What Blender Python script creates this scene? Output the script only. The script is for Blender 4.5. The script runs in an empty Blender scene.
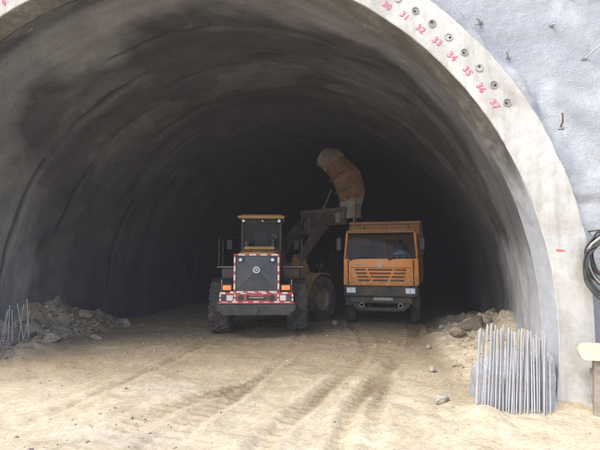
import bpy, bmesh, math, random
import numpy as np
from mathutils import Vector, Matrix, Euler
R = math.radians
PI = math.pi
random.seed(7)

# ------------------------------------------------------------------ camera
sc = bpy.context.scene
cam = bpy.data.cameras.new('camera')
cam_o = bpy.data.objects.new('camera', cam)
sc.collection.objects.link(cam_o)
cam.sensor_fit = 'HORIZONTAL'; cam.sensor_width = 36.0
cam.lens = 36.0 * 437.0 / 600.0
cam.clip_start = 0.05; cam.clip_end = 1500
cam_o.location = (3.056, -7.076, 2.198)
cam_o.rotation_euler = (PI / 2 + 0.082, 0, 0.098)
sc.camera = cam_o

# ------------------------------------------------------------------ sky and sun (bright overcast)
SUN_EL, SUN_AZ = R(50), R(222)          # azimuth: 0 = +Y, clockwise; light comes from behind the camera, left
world = bpy.data.worlds.new('World'); sc.world = world
world.use_nodes = True
nt = world.node_tree; nt.nodes.clear()
sky = nt.nodes.new('ShaderNodeTexSky'); sky.sky_type = 'NISHITA'; sky.sun_disc = False
sky.sun_elevation = SUN_EL; sky.sun_rotation = SUN_AZ
sky.air_density = 1.0; sky.dust_density = 2.5; sky.ozone_density = 1.0
bg = nt.nodes.new('ShaderNodeBackground'); bg.inputs['Strength'].default_value = 0.12
wo = nt.nodes.new('ShaderNodeOutputWorld')
nt.links.new(sky.outputs[0], bg.inputs[0]); nt.links.new(bg.outputs[0], wo.inputs[0])
sun = bpy.data.lights.new('sun', 'SUN'); sun.energy = 1.3; sun.angle = R(28); sun.color = (1.0, 0.975, 0.94)
sun_o = bpy.data.objects.new('sun', sun); sc.collection.objects.link(sun_o)
sdir = Vector((math.sin(SUN_AZ) * math.cos(SUN_EL), math.cos(SUN_AZ) * math.cos(SUN_EL), math.sin(SUN_EL)))
sun_o.rotation_euler = (-sdir).to_track_quat('-Z', 'Y').to_euler()
sun_o.location = (0, -20, 30)

vs = sc.view_settings
vs.view_transform = 'Standard'; vs.look = 'None'; vs.gamma = 1.0; vs.use_curve_mapping = False
vs.exposure = 1.45
sc.render.engine = 'CYCLES'
sc.cycles.max_bounces = 8; sc.cycles.diffuse_bounces = 5; sc.cycles.volume_bounces = 1
sc.cycles.use_denoising = True
sc.cycles.caustics_reflective = False; sc.cycles.caustics_refractive = False

# ------------------------------------------------------------------ materials
MAT = {}
def new_mat(name):
    m = bpy.data.materials.new(name); m.use_nodes = True
    t = m.node_tree; b = t.nodes['Principled BSDF']
    MAT[name] = m
    return m, t, b
def noise(t, scale, detail=5, rough=0.6, dist=0.0, vec=None):
    n = t.nodes.new('ShaderNodeTexNoise')
    n.inputs['Scale'].default_value = scale; n.inputs['Detail'].default_value = detail
    n.inputs['Roughness'].default_value = rough; n.inputs['Distortion'].default_value = dist
    if vec is not None: t.links.new(vec, n.inputs['Vector'])
    return n
def ramp(t, src, stops):
    r = t.nodes.new('ShaderNodeValToRGB')
    el = r.color_ramp.elements
    while len(el) < len(stops): el.new(0.5)
    for e, (p, c) in zip(el, stops):
        e.position = p; e.color = (c[0], c[1], c[2], 1) if len(c) == 3 else c
    t.links.new(src, r.inputs['Fac'])
    return r
def mixc(t, fac, a, b, mode='MIX'):
    m = t.nodes.new('ShaderNodeMix'); m.data_type = 'RGBA'; m.blend_type = mode
    for s, v in ((m.inputs['Factor'], fac), (m.inputs['A'], a), (m.inputs['B'], b)):
        pass
    fi = m.inputs[0]; ai = m.inputs[6]; bi = m.inputs[7]
    for s, v in ((fi, fac), (ai, a), (bi, b)):
        if hasattr(v, 'links') or isinstance(v, bpy.types.NodeSocket): t.links.new(v, s)
        elif isinstance(v, (int, float)): s.default_value = v
        else: s.default_value = (v[0], v[1], v[2], 1)
    return m.outputs[2]
def math_n(t, op, a, b=None, clamp=False):
    m = t.nodes.new('ShaderNodeMath'); m.operation = op; m.use_clamp = clamp
    for s, v in ((m.inputs[0], a), (m.inputs[1], b)):
        if v is None: continue
        if isinstance(v, bpy.types.NodeSocket): t.links.new(v, s)
        else: s.default_value = v
    return m.outputs[0]
def bump(t, b, h, strength=0.3, dist=0.02):
    n = t.nodes.new('ShaderNodeBump'); n.inputs['Strength'].default_value = strength; n.inputs['Distance'].default_value = dist
    t.links.new(h, n.inputs['Height']); t.links.new(n.outputs[0], b.inputs['Normal'])
def coords(t, kind='Object'):
    return t.nodes.new('ShaderNodeTexCoord').outputs[kind]
def simple(name, col, rough=0.6, metal=0.0, dirt=None, dirt_amt=0.4, dscale=6.0, bmp=0.0, var=0.15):
    """paint or metal with uneven tone, dust and fine relief"""
    m, t, b = new_mat(name)
    v = coords(t)
    n = noise(t, dscale, 6, 0.65, 0.3, v)
    lo = tuple(c * (1 - var) for c in col); hi = tuple(min(1, c * (1 + var)) for c in col)
    c = ramp(t, n.outputs[0], [(0.3, lo), (0.7, hi)]).outputs[0]
    if dirt:
        n2 = noise(t, dscale * 0.6, 8, 0.7, 0.6, v)
        f = ramp(t, n2.outputs[0], [(0.42, (0, 0, 0)), (0.72, (1, 1, 1))]).outputs[0]
        f = math_n(t, 'MULTIPLY', f, dirt_amt)
        c = mixc(t, f, c, dirt)
        rr = math_n(t, 'ADD', math_n(t, 'MULTIPLY', f, 0.5), rough, True)
        t.links.new(rr, b.inputs['Roughness'])
    else:
        b.inputs['Roughness'].default_value = rough
    t.links.new(c, b.inputs['Base Color'])
    b.inputs['Metallic'].default_value = metal
    if bmp:
        n3 = noise(t, dscale * 6, 4, 0.6, 0, v)
        bump(t, b, n3.outputs[0], bmp, 0.01)
    return m
DUST = (0.30, 0.235, 0.155)
def mat_mud_paint(name, col, z0, z1):
    """gloss paint, dust film, road mud thrown up from below, small chips"""
    m, t, b = new_mat(name)
    v = coords(t)
    n1 = noise(t, 2.6, 8, 0.7, 0.5, v); n2 = noise(t, 11, 8, 0.75, 0.3, v); n3 = noise(t, 40, 4, 0.7, 0, v)
    c = ramp(t, n1.outputs[0], [(0.3, tuple(q * 0.82 for q in col)), (0.7, tuple(min(1, q * 1.08) for q in col))]).outputs[0]
    film = math_n(t, 'MULTIPLY', ramp(t, n1.outputs[0], [(0.4, (0, 0, 0)), (0.75, (1, 1, 1))]).outputs[0], 0.35)
    c = mixc(t, film, c, (0.46, 0.33, 0.19))
    sp = t.nodes.new('ShaderNodeSeparateXYZ'); t.links.new(v, sp.inputs[0])
    hgt = math_n(t, 'DIVIDE', math_n(t, 'SUBTRACT', z1, sp.outputs[2]), z1 - z0)
    mud = ramp(t, math_n(t, 'ADD', math_n(t, 'MULTIPLY', hgt, 0.30), n2.outputs[0]), [(0.62, (0, 0, 0)), (0.80, (1, 1, 1))]).outputs[0]
    mud = math_n(t, 'MULTIPLY', mud, 0.6)
    c = mixc(t, mud, c, (0.24, 0.18, 0.115))
    chip = ramp(t, n3.outputs[0], [(0.70, (0, 0, 0)), (0.74, (1, 1, 1))]).outputs[0]
    c = mixc(t, math_n(t, 'MULTIPLY', chip, 0.7), c, (0.10, 0.07, 0.05))
    t.links.new(c, b.inputs['Base Color'])
    t.links.new(math_n(t, 'ADD', math_n(t, 'MULTIPLY', mud, 0.5), 0.42, True), b.inputs['Roughness'])
    bump(t, b, n2.outputs[0], 0.12, 0.01)
mat_mud_paint('orange_paint', (0.96, 0.335, 0.055), 1.2, 2.2)
mat_mud_paint('loader_yellow', (0.52, 0.30, 0.11), 1.0, 2.6)
def mat_bucket():
    m, t, b = new_mat('bucket_paint')
    v = coords(t)
    n1 = noise(t, 1.6, 8, 0.7, 0.8, v); n2 = noise(t, 5, 8, 0.75, 0.4, v); n3 = noise(t, 24, 5, 0.7, 0, v)
    c = ramp(t, n1.outputs[0], [(0.30, (0.10, 0.062, 0.04)), (0.44, (0.25, 0.125, 0.062)), (0.56, (0.33, 0.175, 0.09)), (0.66, (0.30, 0.225, 0.155)), (0.78, (0.40, 0.36, 0.30))]).outputs[0]
    c = mixc(t, 0.7, c, ramp(t, n2.outputs[0], [(0.34, (0.35, 0.33, 0.31)), (0.55, (1, 1, 1))]).outputs[0], 'MULTIPLY')
    t.links.new(c, b.inputs['Base Color']); b.inputs['Roughness'].default_value = 0.75
    bump(t, b, math_n(t, 'ADD', n2.outputs[0], n3.outputs[0]), 0.5, 0.03)
mat_bucket()
simple('bare_steel', (0.36, 0.33, 0.29), 0.65, 0.1, (0.20, 0.13, 0.085), 0.9, 3, 0.3, 0.35)
simple('boom_dirty', (0.13, 0.10, 0.075), 0.65, 0, (0.20, 0.165, 0.125), 0.6, 3, 0.2)
simple('bed_steel', (0.44, 0.22, 0.085), 0.6, 0.1, DUST, 0.6, 3, 0.2)
simple('chassis', (0.035, 0.036, 0.04), 0.6, 0, DUST, 0.45, 5, 0.15)
simple('counterweight_paint', (0.03, 0.03, 0.034), 0.55, 0, (0.2, 0.165, 0.12), 0.4, 4, 0.15)
simple('black_trim', (0.022, 0.023, 0.026), 0.5, 0, DUST, 0.25, 5)
simple('rubber', (0.045, 0.043, 0.042), 0.85, 0, (0.24, 0.20, 0.15), 0.75, 4, 0.3)
simple('rim_paint', (0.30, 0.24, 0.17), 0.55, 0.1, DUST, 0.7, 6)
simple('grille_dark', (0.055, 0.066, 0.085), 0.5, 0.1, DUST, 0.18, 7, 0.1)
simple('tape_red', (0.45, 0.045, 0.065), 0.45, 0, DUST, 0.5, 7)
simple('tape_white', (0.74, 0.71, 0.72), 0.4, 0, (0.45, 0.30, 0.27), 0.6, 9)
simple('lamp_orange', (0.95, 0.20, 0.05), 0.25, 0)
b_ = MAT['lamp_orange'].node_tree.nodes['Principled BSDF']; b_.inputs['Emission Color'].default_value = (1.0, 0.16, 0.04, 1); b_.inputs['Emission Strength'].default_value = 0.35
simple('lamp_clear', (0.66, 0.76, 0.92), 0.15, 0.1)
simple('chrome', (0.55, 0.56, 0.57), 0.35, 0.4, DUST, 0.6, 9)
simple('rail_steel', (0.36, 0.34, 0.30), 0.5, 0.2, DUST, 0.4, 8)
simple('cloth_white', (0.80, 0.84, 0.90), 0.9)
simple('cloth_navy', (0.05, 0.06, 0.10), 0.9)
simple('skin', (0.42, 0.25, 0.17), 0.6, var=0.05)
simple('hair', (0.015, 0.013, 0.012), 0.6)
simple('hat_yellow', (0.55, 0.62, 0.14), 0.4)
simple('rebar', (0.46, 0.47, 0.50), 0.6, 0.15, (0.30, 0.27, 0.24), 0.75, 5, 0.25)
simple('rust_steel', (0.22, 0.16, 0.12), 0.7, 0.2, (0.5, 0.5, 0.5), 0.4, 10, 0.3)
simple('hose', (0.035, 0.035, 0.035), 0.6, 0, (0.15, 0.145, 0.13), 0.4, 9)
simple('cream_wood', (0.70, 0.62, 0.42), 0.7, 0, (0.5, 0.42, 0.3), 0.3, 5, 0.15)
simple('post_wood', (0.26, 0.22, 0.18), 0.8, 0, (0.5, 0.47, 0.42), 0.5, 8, 0.3)
simple('pipe_steel', (0.36, 0.35, 0.32), 0.6, 0.2, (0.5, 0.49, 0.45), 0.5, 25, 0.2)
simple('grout', (0.30, 0.29, 0.26), 0.95, 0, (0.12, 0.115, 0.10), 0.8, 18, 0.6)
simple('grout_pale', (0.50, 0.49, 0.44), 0.95, 0, (0.30, 0.28, 0.24), 0.6, 18, 0.6)
simple('interior_grey', (0.10, 0.11, 0.125), 0.7)

def mat_glass():
    m, t, b = new_mat('glass')
    t.nodes.remove(b)
    out = [n for n in t.nodes if n.type == 'OUTPUT_MATERIAL'][0]
    tr = t.nodes.new('ShaderNodeBsdfTransparent'); tr.inputs[0].default_value = (0.62, 0.67, 0.73, 1)
    gl = t.nodes.new('ShaderNodeBsdfGlossy'); gl.inputs['Roughness'].default_value = 0.06
    df = t.nodes.new('ShaderNodeBsdfDiffuse'); df.inputs[0].default_value = (0.33, 0.29, 0.23, 1)
    fr = t.nodes.new('ShaderNodeFresnel'); fr.inputs[0].default_value = 1.22
    n = noise(t, 3.0, 6, 0.7, 0.5, coords(t))
    dusty = ramp(t, n.outputs[0], [(0.35, (0.01,) * 3), (0.75, (0.07,) * 3)]).outputs[0]
    m1 = t.nodes.new('ShaderNodeMixShader'); m2 = t.nodes.new('ShaderNodeMixShader')
    t.links.new(fr.outputs[0], m1.inputs[0]); t.links.new(tr.outputs[0], m1.inputs[1]); t.links.new(gl.outputs[0], m1.inputs[2])
    t.links.new(dusty, m2.inputs[0]); t.links.new(m1.outputs[0], m2.inputs[1]); t.links.new(df.outputs[0], m2.inputs[2])
    t.links.new(m2.outputs[0], out.inputs['Surface'])
mat_glass()

def mat_ground():
    m, t, b = new_mat('dirt_ground')
    v = coords(t)
    n1 = noise(t, 0.35, 8, 0.65, 0.4, v); n2 = noise(t, 2.2, 9, 0.72, 0.3, v); n3 = noise(t, 16, 6, 0.75, 0, v)
    c = ramp(t, n2.outputs[0], [(0.28, (0.46, 0.37, 0.24)), (0.46, (0.62, 0.53, 0.375)), (0.72, (0.72, 0.65, 0.50))]).outputs[0]
    c = mixc(t, ramp(t, n1.outputs[0], [(0.42, (0, 0, 0)), (0.66, (0.55,) * 3)]).outputs[0], c, (0.50, 0.42, 0.29))
    g = ramp(t, n3.outputs[0], [(0.36, (0.55,) * 3), (0.62, (1.1, 1.1, 1.1))]).outputs[0]
    c = mixc(t, 0.6, c, g, 'MULTIPLY')
    a = t.nodes.new('ShaderNodeVertexColor'); a.layer_name = 'Col'
    s = t.nodes.new('ShaderNodeSeparateColor'); t.links.new(a.outputs[0], s.inputs[0])
    # red: brown soil, with the bore's shade painted in; green: grey broken rock and mortar; blue: scattered grey gravel
    brown_shade = mixc(t, 0.75, (0.255, 0.195, 0.120), g, 'MULTIPLY')
    c = mixc(t, math_n(t, 'MULTIPLY', s.outputs[0], 1.0, True), c, brown_shade)
    vor = t.nodes.new('ShaderNodeTexVoronoi'); vor.inputs['Scale'].default_value = 5.0
    wv = noise(t, 3, 4, 0.6, 0, v)
    vm = t.nodes.new('ShaderNodeVectorMath'); vm.operation = 'ADD'
    t.links.new(v, vm.inputs[0]); t.links.new(wv.outputs[1], vm.inputs[1]); t.links.new(vm.outputs[0], vor.inputs['Vector'])
    rock = mixc(t, 0.55, ramp(t, n2.outputs[0], [(0.3, (0.27, 0.22, 0.165)), (0.5, (0.39, 0.34, 0.275)), (0.7, (0.50, 0.46, 0.40))]).outputs[0], g, 'MULTIPLY')
    c = mixc(t, s.outputs[1], c, rock)
    gr = math_n(t, 'MULTIPLY', s.outputs[2], ramp(t, n3.outputs[0], [(0.47, (0, 0, 0)), (0.55, (1, 1, 1))]).outputs[0])
    c = mixc(t, gr, c, (0.46, 0.43, 0.38))
    t.links.new(c, b.inputs['Base Color'])
    b.inputs['Roughness'].default_value = 0.95
    b.inputs['Specular IOR Level'].default_value = 0.15
    hh = math_n(t, 'ADD', n3.outputs[0], math_n(t, 'MULTIPLY', n2.outputs[0], 1.2))
    bump(t, b, hh, 0.42, 0.035)
mat_ground()

def mat_rock(name, a, bb, cc):
    m, t, b = new_mat(name)
    v = coords(t)
    n = noise(t, 4, 8, 0.7, 0.4, v); n2 = noise(t, 22, 6, 0.7, 0, v)
    c = ramp(t, n.outputs[0], [(0.3, a), (0.5, bb), (0.7, cc)]).outputs[0]
    c = mixc(t, 0.5, c, ramp(t, n2.outputs[0], [(0.35, (0.6,) * 3), (0.62, (1.05,) * 3)]).outputs[0], 'MULTIPLY')
    t.links.new(c, b.inputs['Base Color']); b.inputs['Roughness'].default_value = 0.95
    bump(t, b, math_n(t, 'ADD', n.outputs[0], n2.outputs[0]), 0.7, 0.04)
mat_rock('rock_pale', (0.42, 0.37, 0.29), (0.58, 0.53, 0.44), (0.70, 0.66, 0.58))
mat_rock('rock_brown', (0.15, 0.115, 0.08), (0.25, 0.20, 0.145), (0.36, 0.30, 0.235))
mat_rock('footing_mortar', (0.33, 0.34, 0.36), (0.44, 0.45, 0.475), (0.54, 0.555, 0.58))
mat_rock('rock_tan', (0.30, 0.24, 0.165), (0.42, 0.35, 0.255), (0.52, 0.45, 0.345))
mat_rock('pebble_mix', (0.26, 0.23, 0.19), (0.42, 0.36, 0.27), (0.58, 0.53, 0.44))
mat_rock('rock_grey', (0.22, 0.205, 0.185), (0.34, 0.32, 0.29), (0.47, 0.455, 0.43))

def mat_ring():
    m, t, b = new_mat('portal_concrete')
    v = coords(t)
    n1 = noise(t, 0.9, 7, 0.6, 0.5, v); n2 = noise(t, 6, 7, 0.7, 0.2, v); n3 = noise(t, 45, 4, 0.7, 0, v)
    c = ramp(t, n1.outputs[0], [(0.3, (0.36, 0.34, 0.30)), (0.46, (0.49, 0.48, 0.455)), (0.56, (0.54, 0.535, 0.515)), (0.75, (0.60, 0.595, 0.58))]).outputs[0]
    c = mixc(t, 0.35, c, ramp(t, n2.outputs[0], [(0.35, (0.62, 0.60, 0.56)), (0.55, (1, 1, 1))]).outputs[0], 'MULTIPLY')
    # board-marked joints of the formwork, filled with dirt, and rain streaks
    sp = t.nodes.new('ShaderNodeSeparateXYZ'); t.links.new(v, sp.inputs[0])
    ang = math_n(t, 'ARCTAN2', sp.outputs[0], math_n(t, 'SUBTRACT', sp.outputs[2], 1.192))
    fr_ = math_n(t, 'FRACT', math_n(t, 'ADD', math_n(t, 'MULTIPLY', ang, 4.6), math_n(t, 'MULTIPLY', n2.outputs[0], 0.03)))
    jn = ramp(t, math_n(t, 'ABSOLUTE', math_n(t, 'SUBTRACT', fr_, 0.5)), [(0.0, (0.22,) * 3), (0.006, (0.0,) * 3)]).outputs[0]
    c = mixc(t, jn, c, (0.25, 0.235, 0.21))
    mp = t.nodes.new('ShaderNodeMapping'); mp.inputs['Scale'].default_value = (5.0, 5.0, 0.6); t.links.new(v, mp.inputs[0])
    n5 = noise(t, 1.0, 7, 0.7, 0.2, mp.outputs[0])
    c = mixc(t, 0.5, c, ramp(t, n5.outputs[0], [(0.34, (0.66, 0.63, 0.57)), (0.52, (1, 1, 1))]).outputs[0], 'MULTIPLY')
    # the sides of the cast arch (soffit) are darker brown-grey than the face, paler low on the right
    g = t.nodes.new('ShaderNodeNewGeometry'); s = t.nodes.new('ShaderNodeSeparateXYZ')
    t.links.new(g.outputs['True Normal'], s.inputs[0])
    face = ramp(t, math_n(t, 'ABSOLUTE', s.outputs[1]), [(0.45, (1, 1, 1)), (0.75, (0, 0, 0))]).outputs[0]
    soffit_col = ramp(t, n2.outputs[0], [(0.30, (0.13, 0.12, 0.10)), (0.5, (0.22, 0.205, 0.18)), (0.68, (0.33, 0.31, 0.28))]).outputs[0]
    soffit_col = mixc(t, ramp(t, n1.outputs[0], [(0.4, (0, 0, 0)), (0.62, (1, 1, 1))]).outputs[0], soffit_col, (0.12, 0.115, 0.105))
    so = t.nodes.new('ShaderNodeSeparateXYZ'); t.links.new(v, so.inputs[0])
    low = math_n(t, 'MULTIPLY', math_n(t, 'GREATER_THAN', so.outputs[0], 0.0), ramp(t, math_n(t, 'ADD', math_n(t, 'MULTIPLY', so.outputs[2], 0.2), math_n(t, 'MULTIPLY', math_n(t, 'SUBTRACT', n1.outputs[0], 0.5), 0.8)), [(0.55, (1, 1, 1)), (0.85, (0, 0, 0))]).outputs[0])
    soffit_col = mixc(t, low, soffit_col, mixc(t, 0.4, (0.60, 0.63, 0.68), n2.outputs[0], 'MULTIPLY'))
    c = mixc(t, face, c, soffit_col)
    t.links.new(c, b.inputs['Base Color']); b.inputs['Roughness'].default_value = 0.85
    bump(t, b, math_n(t, 'ADD', n2.outputs[0], math_n(t, 'MULTIPLY', n3.outputs[0], 0.35)), 0.35, 0.03)
mat_ring()

def mat_slope():
    m, t, b = new_mat('slope_shotcrete')
    v = coords(t)
    n1 = noise(t, 0.7, 7, 0.6, 0.6, v); n2 = noise(t, 9, 6, 0.75, 0.2, v); n3 = noise(t, 34, 5, 0.75, 0, v)
    c = ramp(t, n1.outputs[0], [(0.32, (0.38, 0.40, 0.44)), (0.5, (0.48, 0.50, 0.54)), (0.66, (0.64, 0.66, 0.69))]).outputs[0]
    c = mixc(t, 0.6, c, ramp(t, n3.outputs[0], [(0.33, (0.70, 0.72, 0.76)), (0.56, (1, 1, 1))]).outputs[0], 'MULTIPLY')
    t.links.new(c, b.inputs['Base Color']); b.inputs['Roughness'].default_value = 0.9
    bump(t, b, math_n(t, 'ADD', n3.outputs[0], math_n(t, 'MULTIPLY', n2.outputs[0], 1.5)), 0.75, 0.05)
mat_slope()

def mat_lining():
    m, t, b = new_mat('lining_shotcrete')
    v = coords(t)
    a = t.nodes.new('ShaderNodeVertexColor'); a.layer_name = 'Col'
    s = t.nodes.new('ShaderNodeSeparateColor'); t.links.new(a.outputs[0], s.inputs[0])
    n1 = noise(t, 0.8, 8, 0.65, 0.6, v); n2 = noise(t, 5, 8, 0.72, 0.3, v); n3 = noise(t, 30, 5, 0.7, 0, v)
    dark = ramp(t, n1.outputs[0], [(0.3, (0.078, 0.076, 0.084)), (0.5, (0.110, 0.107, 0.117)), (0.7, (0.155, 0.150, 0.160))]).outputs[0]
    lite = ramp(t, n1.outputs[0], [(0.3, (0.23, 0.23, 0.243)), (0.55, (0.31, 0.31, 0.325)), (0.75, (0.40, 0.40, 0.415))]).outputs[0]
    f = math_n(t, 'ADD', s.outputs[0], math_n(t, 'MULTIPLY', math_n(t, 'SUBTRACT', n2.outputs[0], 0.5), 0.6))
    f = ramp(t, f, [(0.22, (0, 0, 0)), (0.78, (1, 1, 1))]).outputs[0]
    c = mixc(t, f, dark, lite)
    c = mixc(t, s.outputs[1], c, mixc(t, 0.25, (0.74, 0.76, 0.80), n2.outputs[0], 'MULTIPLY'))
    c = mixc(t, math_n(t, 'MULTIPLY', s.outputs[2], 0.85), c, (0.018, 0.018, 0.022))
    c = mixc(t, 0.5, c, ramp(t, n3.outputs[0], [(0.35, (0.66,) * 3), (0.6, (1.05,) * 3)]).outputs[0], 'MULTIPLY')
    t.links.new(c, b.inputs['Base Color'])
    # drip streaks run down the sides
    mp = t.nodes.new('ShaderNodeMapping'); mp.inputs['Scale'].default_value = (1.0, 7.0, 0.55); t.links.new(v, mp.inputs[0])
    n5 = noise(t, 1.0, 6, 0.7, 0.3, mp.outputs[0])
    c = mixc(t, 0.28, c, ramp(t, n5.outputs[0], [(0.36, (0.58,) * 3), (0.52, (1.0,) * 3), (0.68, (1.22,) * 3)]).outputs[0], 'MULTIPLY')
    # sprayed grain
    n4 = noise(t, 70, 3, 0.8, 0, v)
    c = mixc(t, 0.45, c, ramp(t, n4.outputs[0], [(0.38, (0.62,) * 3), (0.6, (1.12,) * 3)]).outputs[0], 'MULTIPLY')
    t.links.new(c, b.inputs['Base Color'])
    r = ramp(t, n1.outputs[0], [(0.4, (0.62,) * 3), (0.7, (0.9,) * 3)]).outputs[0]
    t.links.new(r, b.inputs['Roughness'])
    bump(t, b, math_n(t, 'ADD', n3.outputs[0], math_n(t, 'MULTIPLY', n2.outputs[0], 1.6)), 0.8, 0.05)
mat_lining()

def mat_paint_worn(name, col):
    m, t, b = new_mat(name)
    v = coords(t)
    n = noise(t, 30, 5, 0.7, 0.3, v)
    f = ramp(t, n.outputs[0], [(0.30, (0.25,) * 3), (0.45, (0.95,) * 3)]).outputs[0]
    c = mixc(t, f, (0.72, 0.68, 0.64), col)
    t.links.new(c, b.inputs['Base Color']); b.inputs['Roughness'].default_value = 0.8
mat_paint_worn('stencil_red', (0.60, 0.11, 0.19))
mat_paint_worn('mark_red', (0.72, 0.10, 0.08))

# ------------------------------------------------------------------ mesh helpers
COL = sc.collection
def tag(o, label=None, cat=None, group=None, kind=None):
    if label: o['label'] = label
    if cat: o['category'] = cat
    if group: o['group'] = group
    if kind: o['kind'] = kind
    return o
def empty(name, loc, rz=0.0):
    o = bpy.data.objects.new(name, None); o.empty_display_size = 0.3
    COL.objects.link(o); o.location = loc; o.rotation_euler = (0, 0, rz)
    return o
def link_mesh(name, me, mat, parent=None, sharp=35):
    o = bpy.data.objects.new(name, me); COL.objects.link(o)
    if mat is not None:
        for mm in (mat if isinstance(mat, (list, tuple)) else [mat]): me.materials.append(MAT[mm])
    if parent is not None: o.parent = parent
    if sharp:
        me.polygons.foreach_set('use_smooth', [True] * len(me.polygons))
        try: me.set_sharp_from_angle(angle=R(sharp))
        except Exception: pass
    return o
class MB:
    """collects shapes, builds ONE mesh object"""
    def __init__(self, M=None):
        self.v = []; self.f = []; self.mi = []; self.M = M; self.cur = 0
    def add(self, vs_, fs_, xf=None):
        o = len(self.v)
        for p in vs_:
            p = Vector(p)
            if xf is not None: p = xf @ p
            if self.M is not None: p = self.M @ p
            self.v.append(p[:])
        for f in fs_:
            self.f.append([i + o for i in f]); self.mi.append(self.cur)
        return self
    def box(self, c, s, bev=0.012, rot=None):
        bm = bmesh.new(); bmesh.ops.create_cube(bm, size=1.0)
        for vv in bm.verts: vv.co = Vector((vv.co.x * s[0], vv.co.y * s[1], vv.co.z * s[2]))
        bv = min(bev, 0.45 * min(s))
        if bv > 1e-4:
            bmesh.ops.bevel(bm, geom=bm.edges[:], offset=bv, segments=1, affect='EDGES', profile=0.5)
        xf = Matrix.Translation(c)
        if rot is not None: xf = xf @ Euler(rot).to_matrix().to_4x4()
        bm.verts.index_update()
        self.add([vv.co.copy() for vv in bm.verts], [[x.index for x in f.verts] for f in bm.faces], xf)
        bm.free(); return self
    def cyl(self, p0, p1, r0, r1=None, n=14, cap=True):
        r1 = r0 if r1 is None else r1
        p0 = Vector(p0); p1 = Vector(p1); d = (p1 - p0).normalized()
        a = d.orthogonal().normalized(); b = d.cross(a)
        vs_ = []
        for p, r in ((p0, r0), (p1, r1)):
            for i in range(n):
                an = 2 * PI * i / n
                vs_.append(p + a * (r * math.cos(an)) + b * (r * math.sin(an)))
        fs = [[i, (i + 1) % n, n + (i + 1) % n, n + i] for i in range(n)]
        if cap: fs += [list(range(n))[::-1], list(range(n, 2 * n))]
        return self.add(vs_, fs)
    def tube(self, pts, r, n=8):
        pts = [Vector(p) for p in pts]; m = len(pts)
        vs_ = []; fs = []
        ref = None
        for i, p in enumerate(pts):
            d = (pts[min(i + 1, m - 1)] - pts[max(i - 1, 0)]).normalized()
            a = d.orthogonal().normalized() if ref is None else (ref - d * ref.dot(d)).normalized()
            ref = a; b = d.cross(a)
            rr = r[i] if isinstance(r, (list, tuple)) else r
            for k in range(n):
                an = 2 * PI * k / n
                vs_.append(p + a * (rr * math.cos(an)) + b * (rr * math.sin(an)))
        for i in range(m - 1):
            for k in range(n):
                fs.append([i * n + k, i * n + (k + 1) % n, (i + 1) * n + (k + 1) % n, (i + 1) * n + k])
        fs += [list(range(n))[::-1], list(range((m - 1) * n, m * n))]
        return self.add(vs_, fs)
    def prism(self, poly, axis, a, b):
        """poly in the two other axes (order x,y,z without axis), extruded from a to b"""
        n = len(poly); vs_ = []
        for e in (a, b):
            for (u, w) in poly:
                if axis == 0: vs_.append((e, u, w))
                elif axis == 1: vs_.append((u, e, w))
                else: vs_.append((u, w, e))
        fs = [[i, (i + 1) % n, n + (i + 1) % n, n + i] for i in range(n)]
        fs += [list(range(n))[::-1], list(range(n, 2 * n))]
        return self.add(vs_, fs)
    def lathe_x(self, prof, n=40, closed=True, c=(0, 0, 0)):
        """profile (x, r) spun about the X axis"""
        k = len(prof); vs_ = []
        for i in range(n):
            an = 2 * PI * i / n
            for (x, r) in prof: vs_.append((c[0] + x, c[1] + r * math.cos(an), c[2] + r * math.sin(an)))
        fs = []
        for i in range(n):
            j = (i + 1) % n
            for q in range(k if closed else k - 1):
                w = (q + 1) % k
                fs.append([i * k + q, i * k + w, j * k + w, j * k + q])
        return self.add(vs_, fs)
    def build(self, name, mat, parent=None, sharp=35):
        me = bpy.data.meshes.new(name)
        me.from_pydata([tuple(p) for p in self.v], [], self.f)
        bm = bmesh.new(); bm.from_mesh(me); bmesh.ops.recalc_face_normals(bm, faces=bm.faces); bm.to_mesh(me); bm.free()
        if isinstance(mat, (list, tuple)): me.polygons.foreach_set('material_index', self.mi)
        me.update()
        return link_mesh(name, me, mat, parent, sharp)
def part(name, mat, parent, fn, M=None, sharp=35):
    b = MB(M); fn(b); return b.build(name, mat, parent, sharp)
def boxp(name, mat, parent, c, s, bev=0.012, rot=None, M=None):
    return MB(M).box(c, s, bev, rot).build(name, mat, parent)

# numpy value noise
_perm = np.random.RandomState(3).rand(64, 64, 64)
def vnoise(x, y, z=0.0):
    x = np.asarray(x, float); y = np.asarray(y, float); z = np.zeros_like(x) + z
    xi = np.floor(x).astype(int); yi = np.floor(y).astype(int); zi = np.floor(z).astype(int)
    fx = x - xi; fy = y - yi; fz = z - zi
    fx = fx * fx * (3 - 2 * fx); fy = fy * fy * (3 - 2 * fy); fz = fz * fz * (3 - 2 * fz)
    g = lambda a, b, c: _perm[(xi + a) % 64, (yi + b) % 64, (zi + c) % 64]
    l = lambda a, b, t: a + (b - a) * t
    return l(l(l(g(0, 0, 0), g(1, 0, 0), fx), l(g(0, 1, 0), g(1, 1, 0), fx), fy),
             l(l(g(0, 0, 1), g(1, 0, 1), fx), l(g(0, 1, 1), g(1, 1, 1), fx), fy), fz) - 0.5
def fbm(x, y, z=0.0, o=5, lac=2.03, gain=0.5):
    s = 0; a = 1.0
    for i in range(o):
        s = s + a * vnoise(np.asarray(x) * lac ** i + 7.3 * i, np.asarray(y) * lac ** i + 3.1 * i, np.asarray(z) * lac ** i + 5.7 * i)
        a *= gain
    return s
def sst(a, b, x):
    t = np.clip((np.asarray(x, float) - a) / (b - a), 0, 1); return t * t * (3 - 2 * t)
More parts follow.
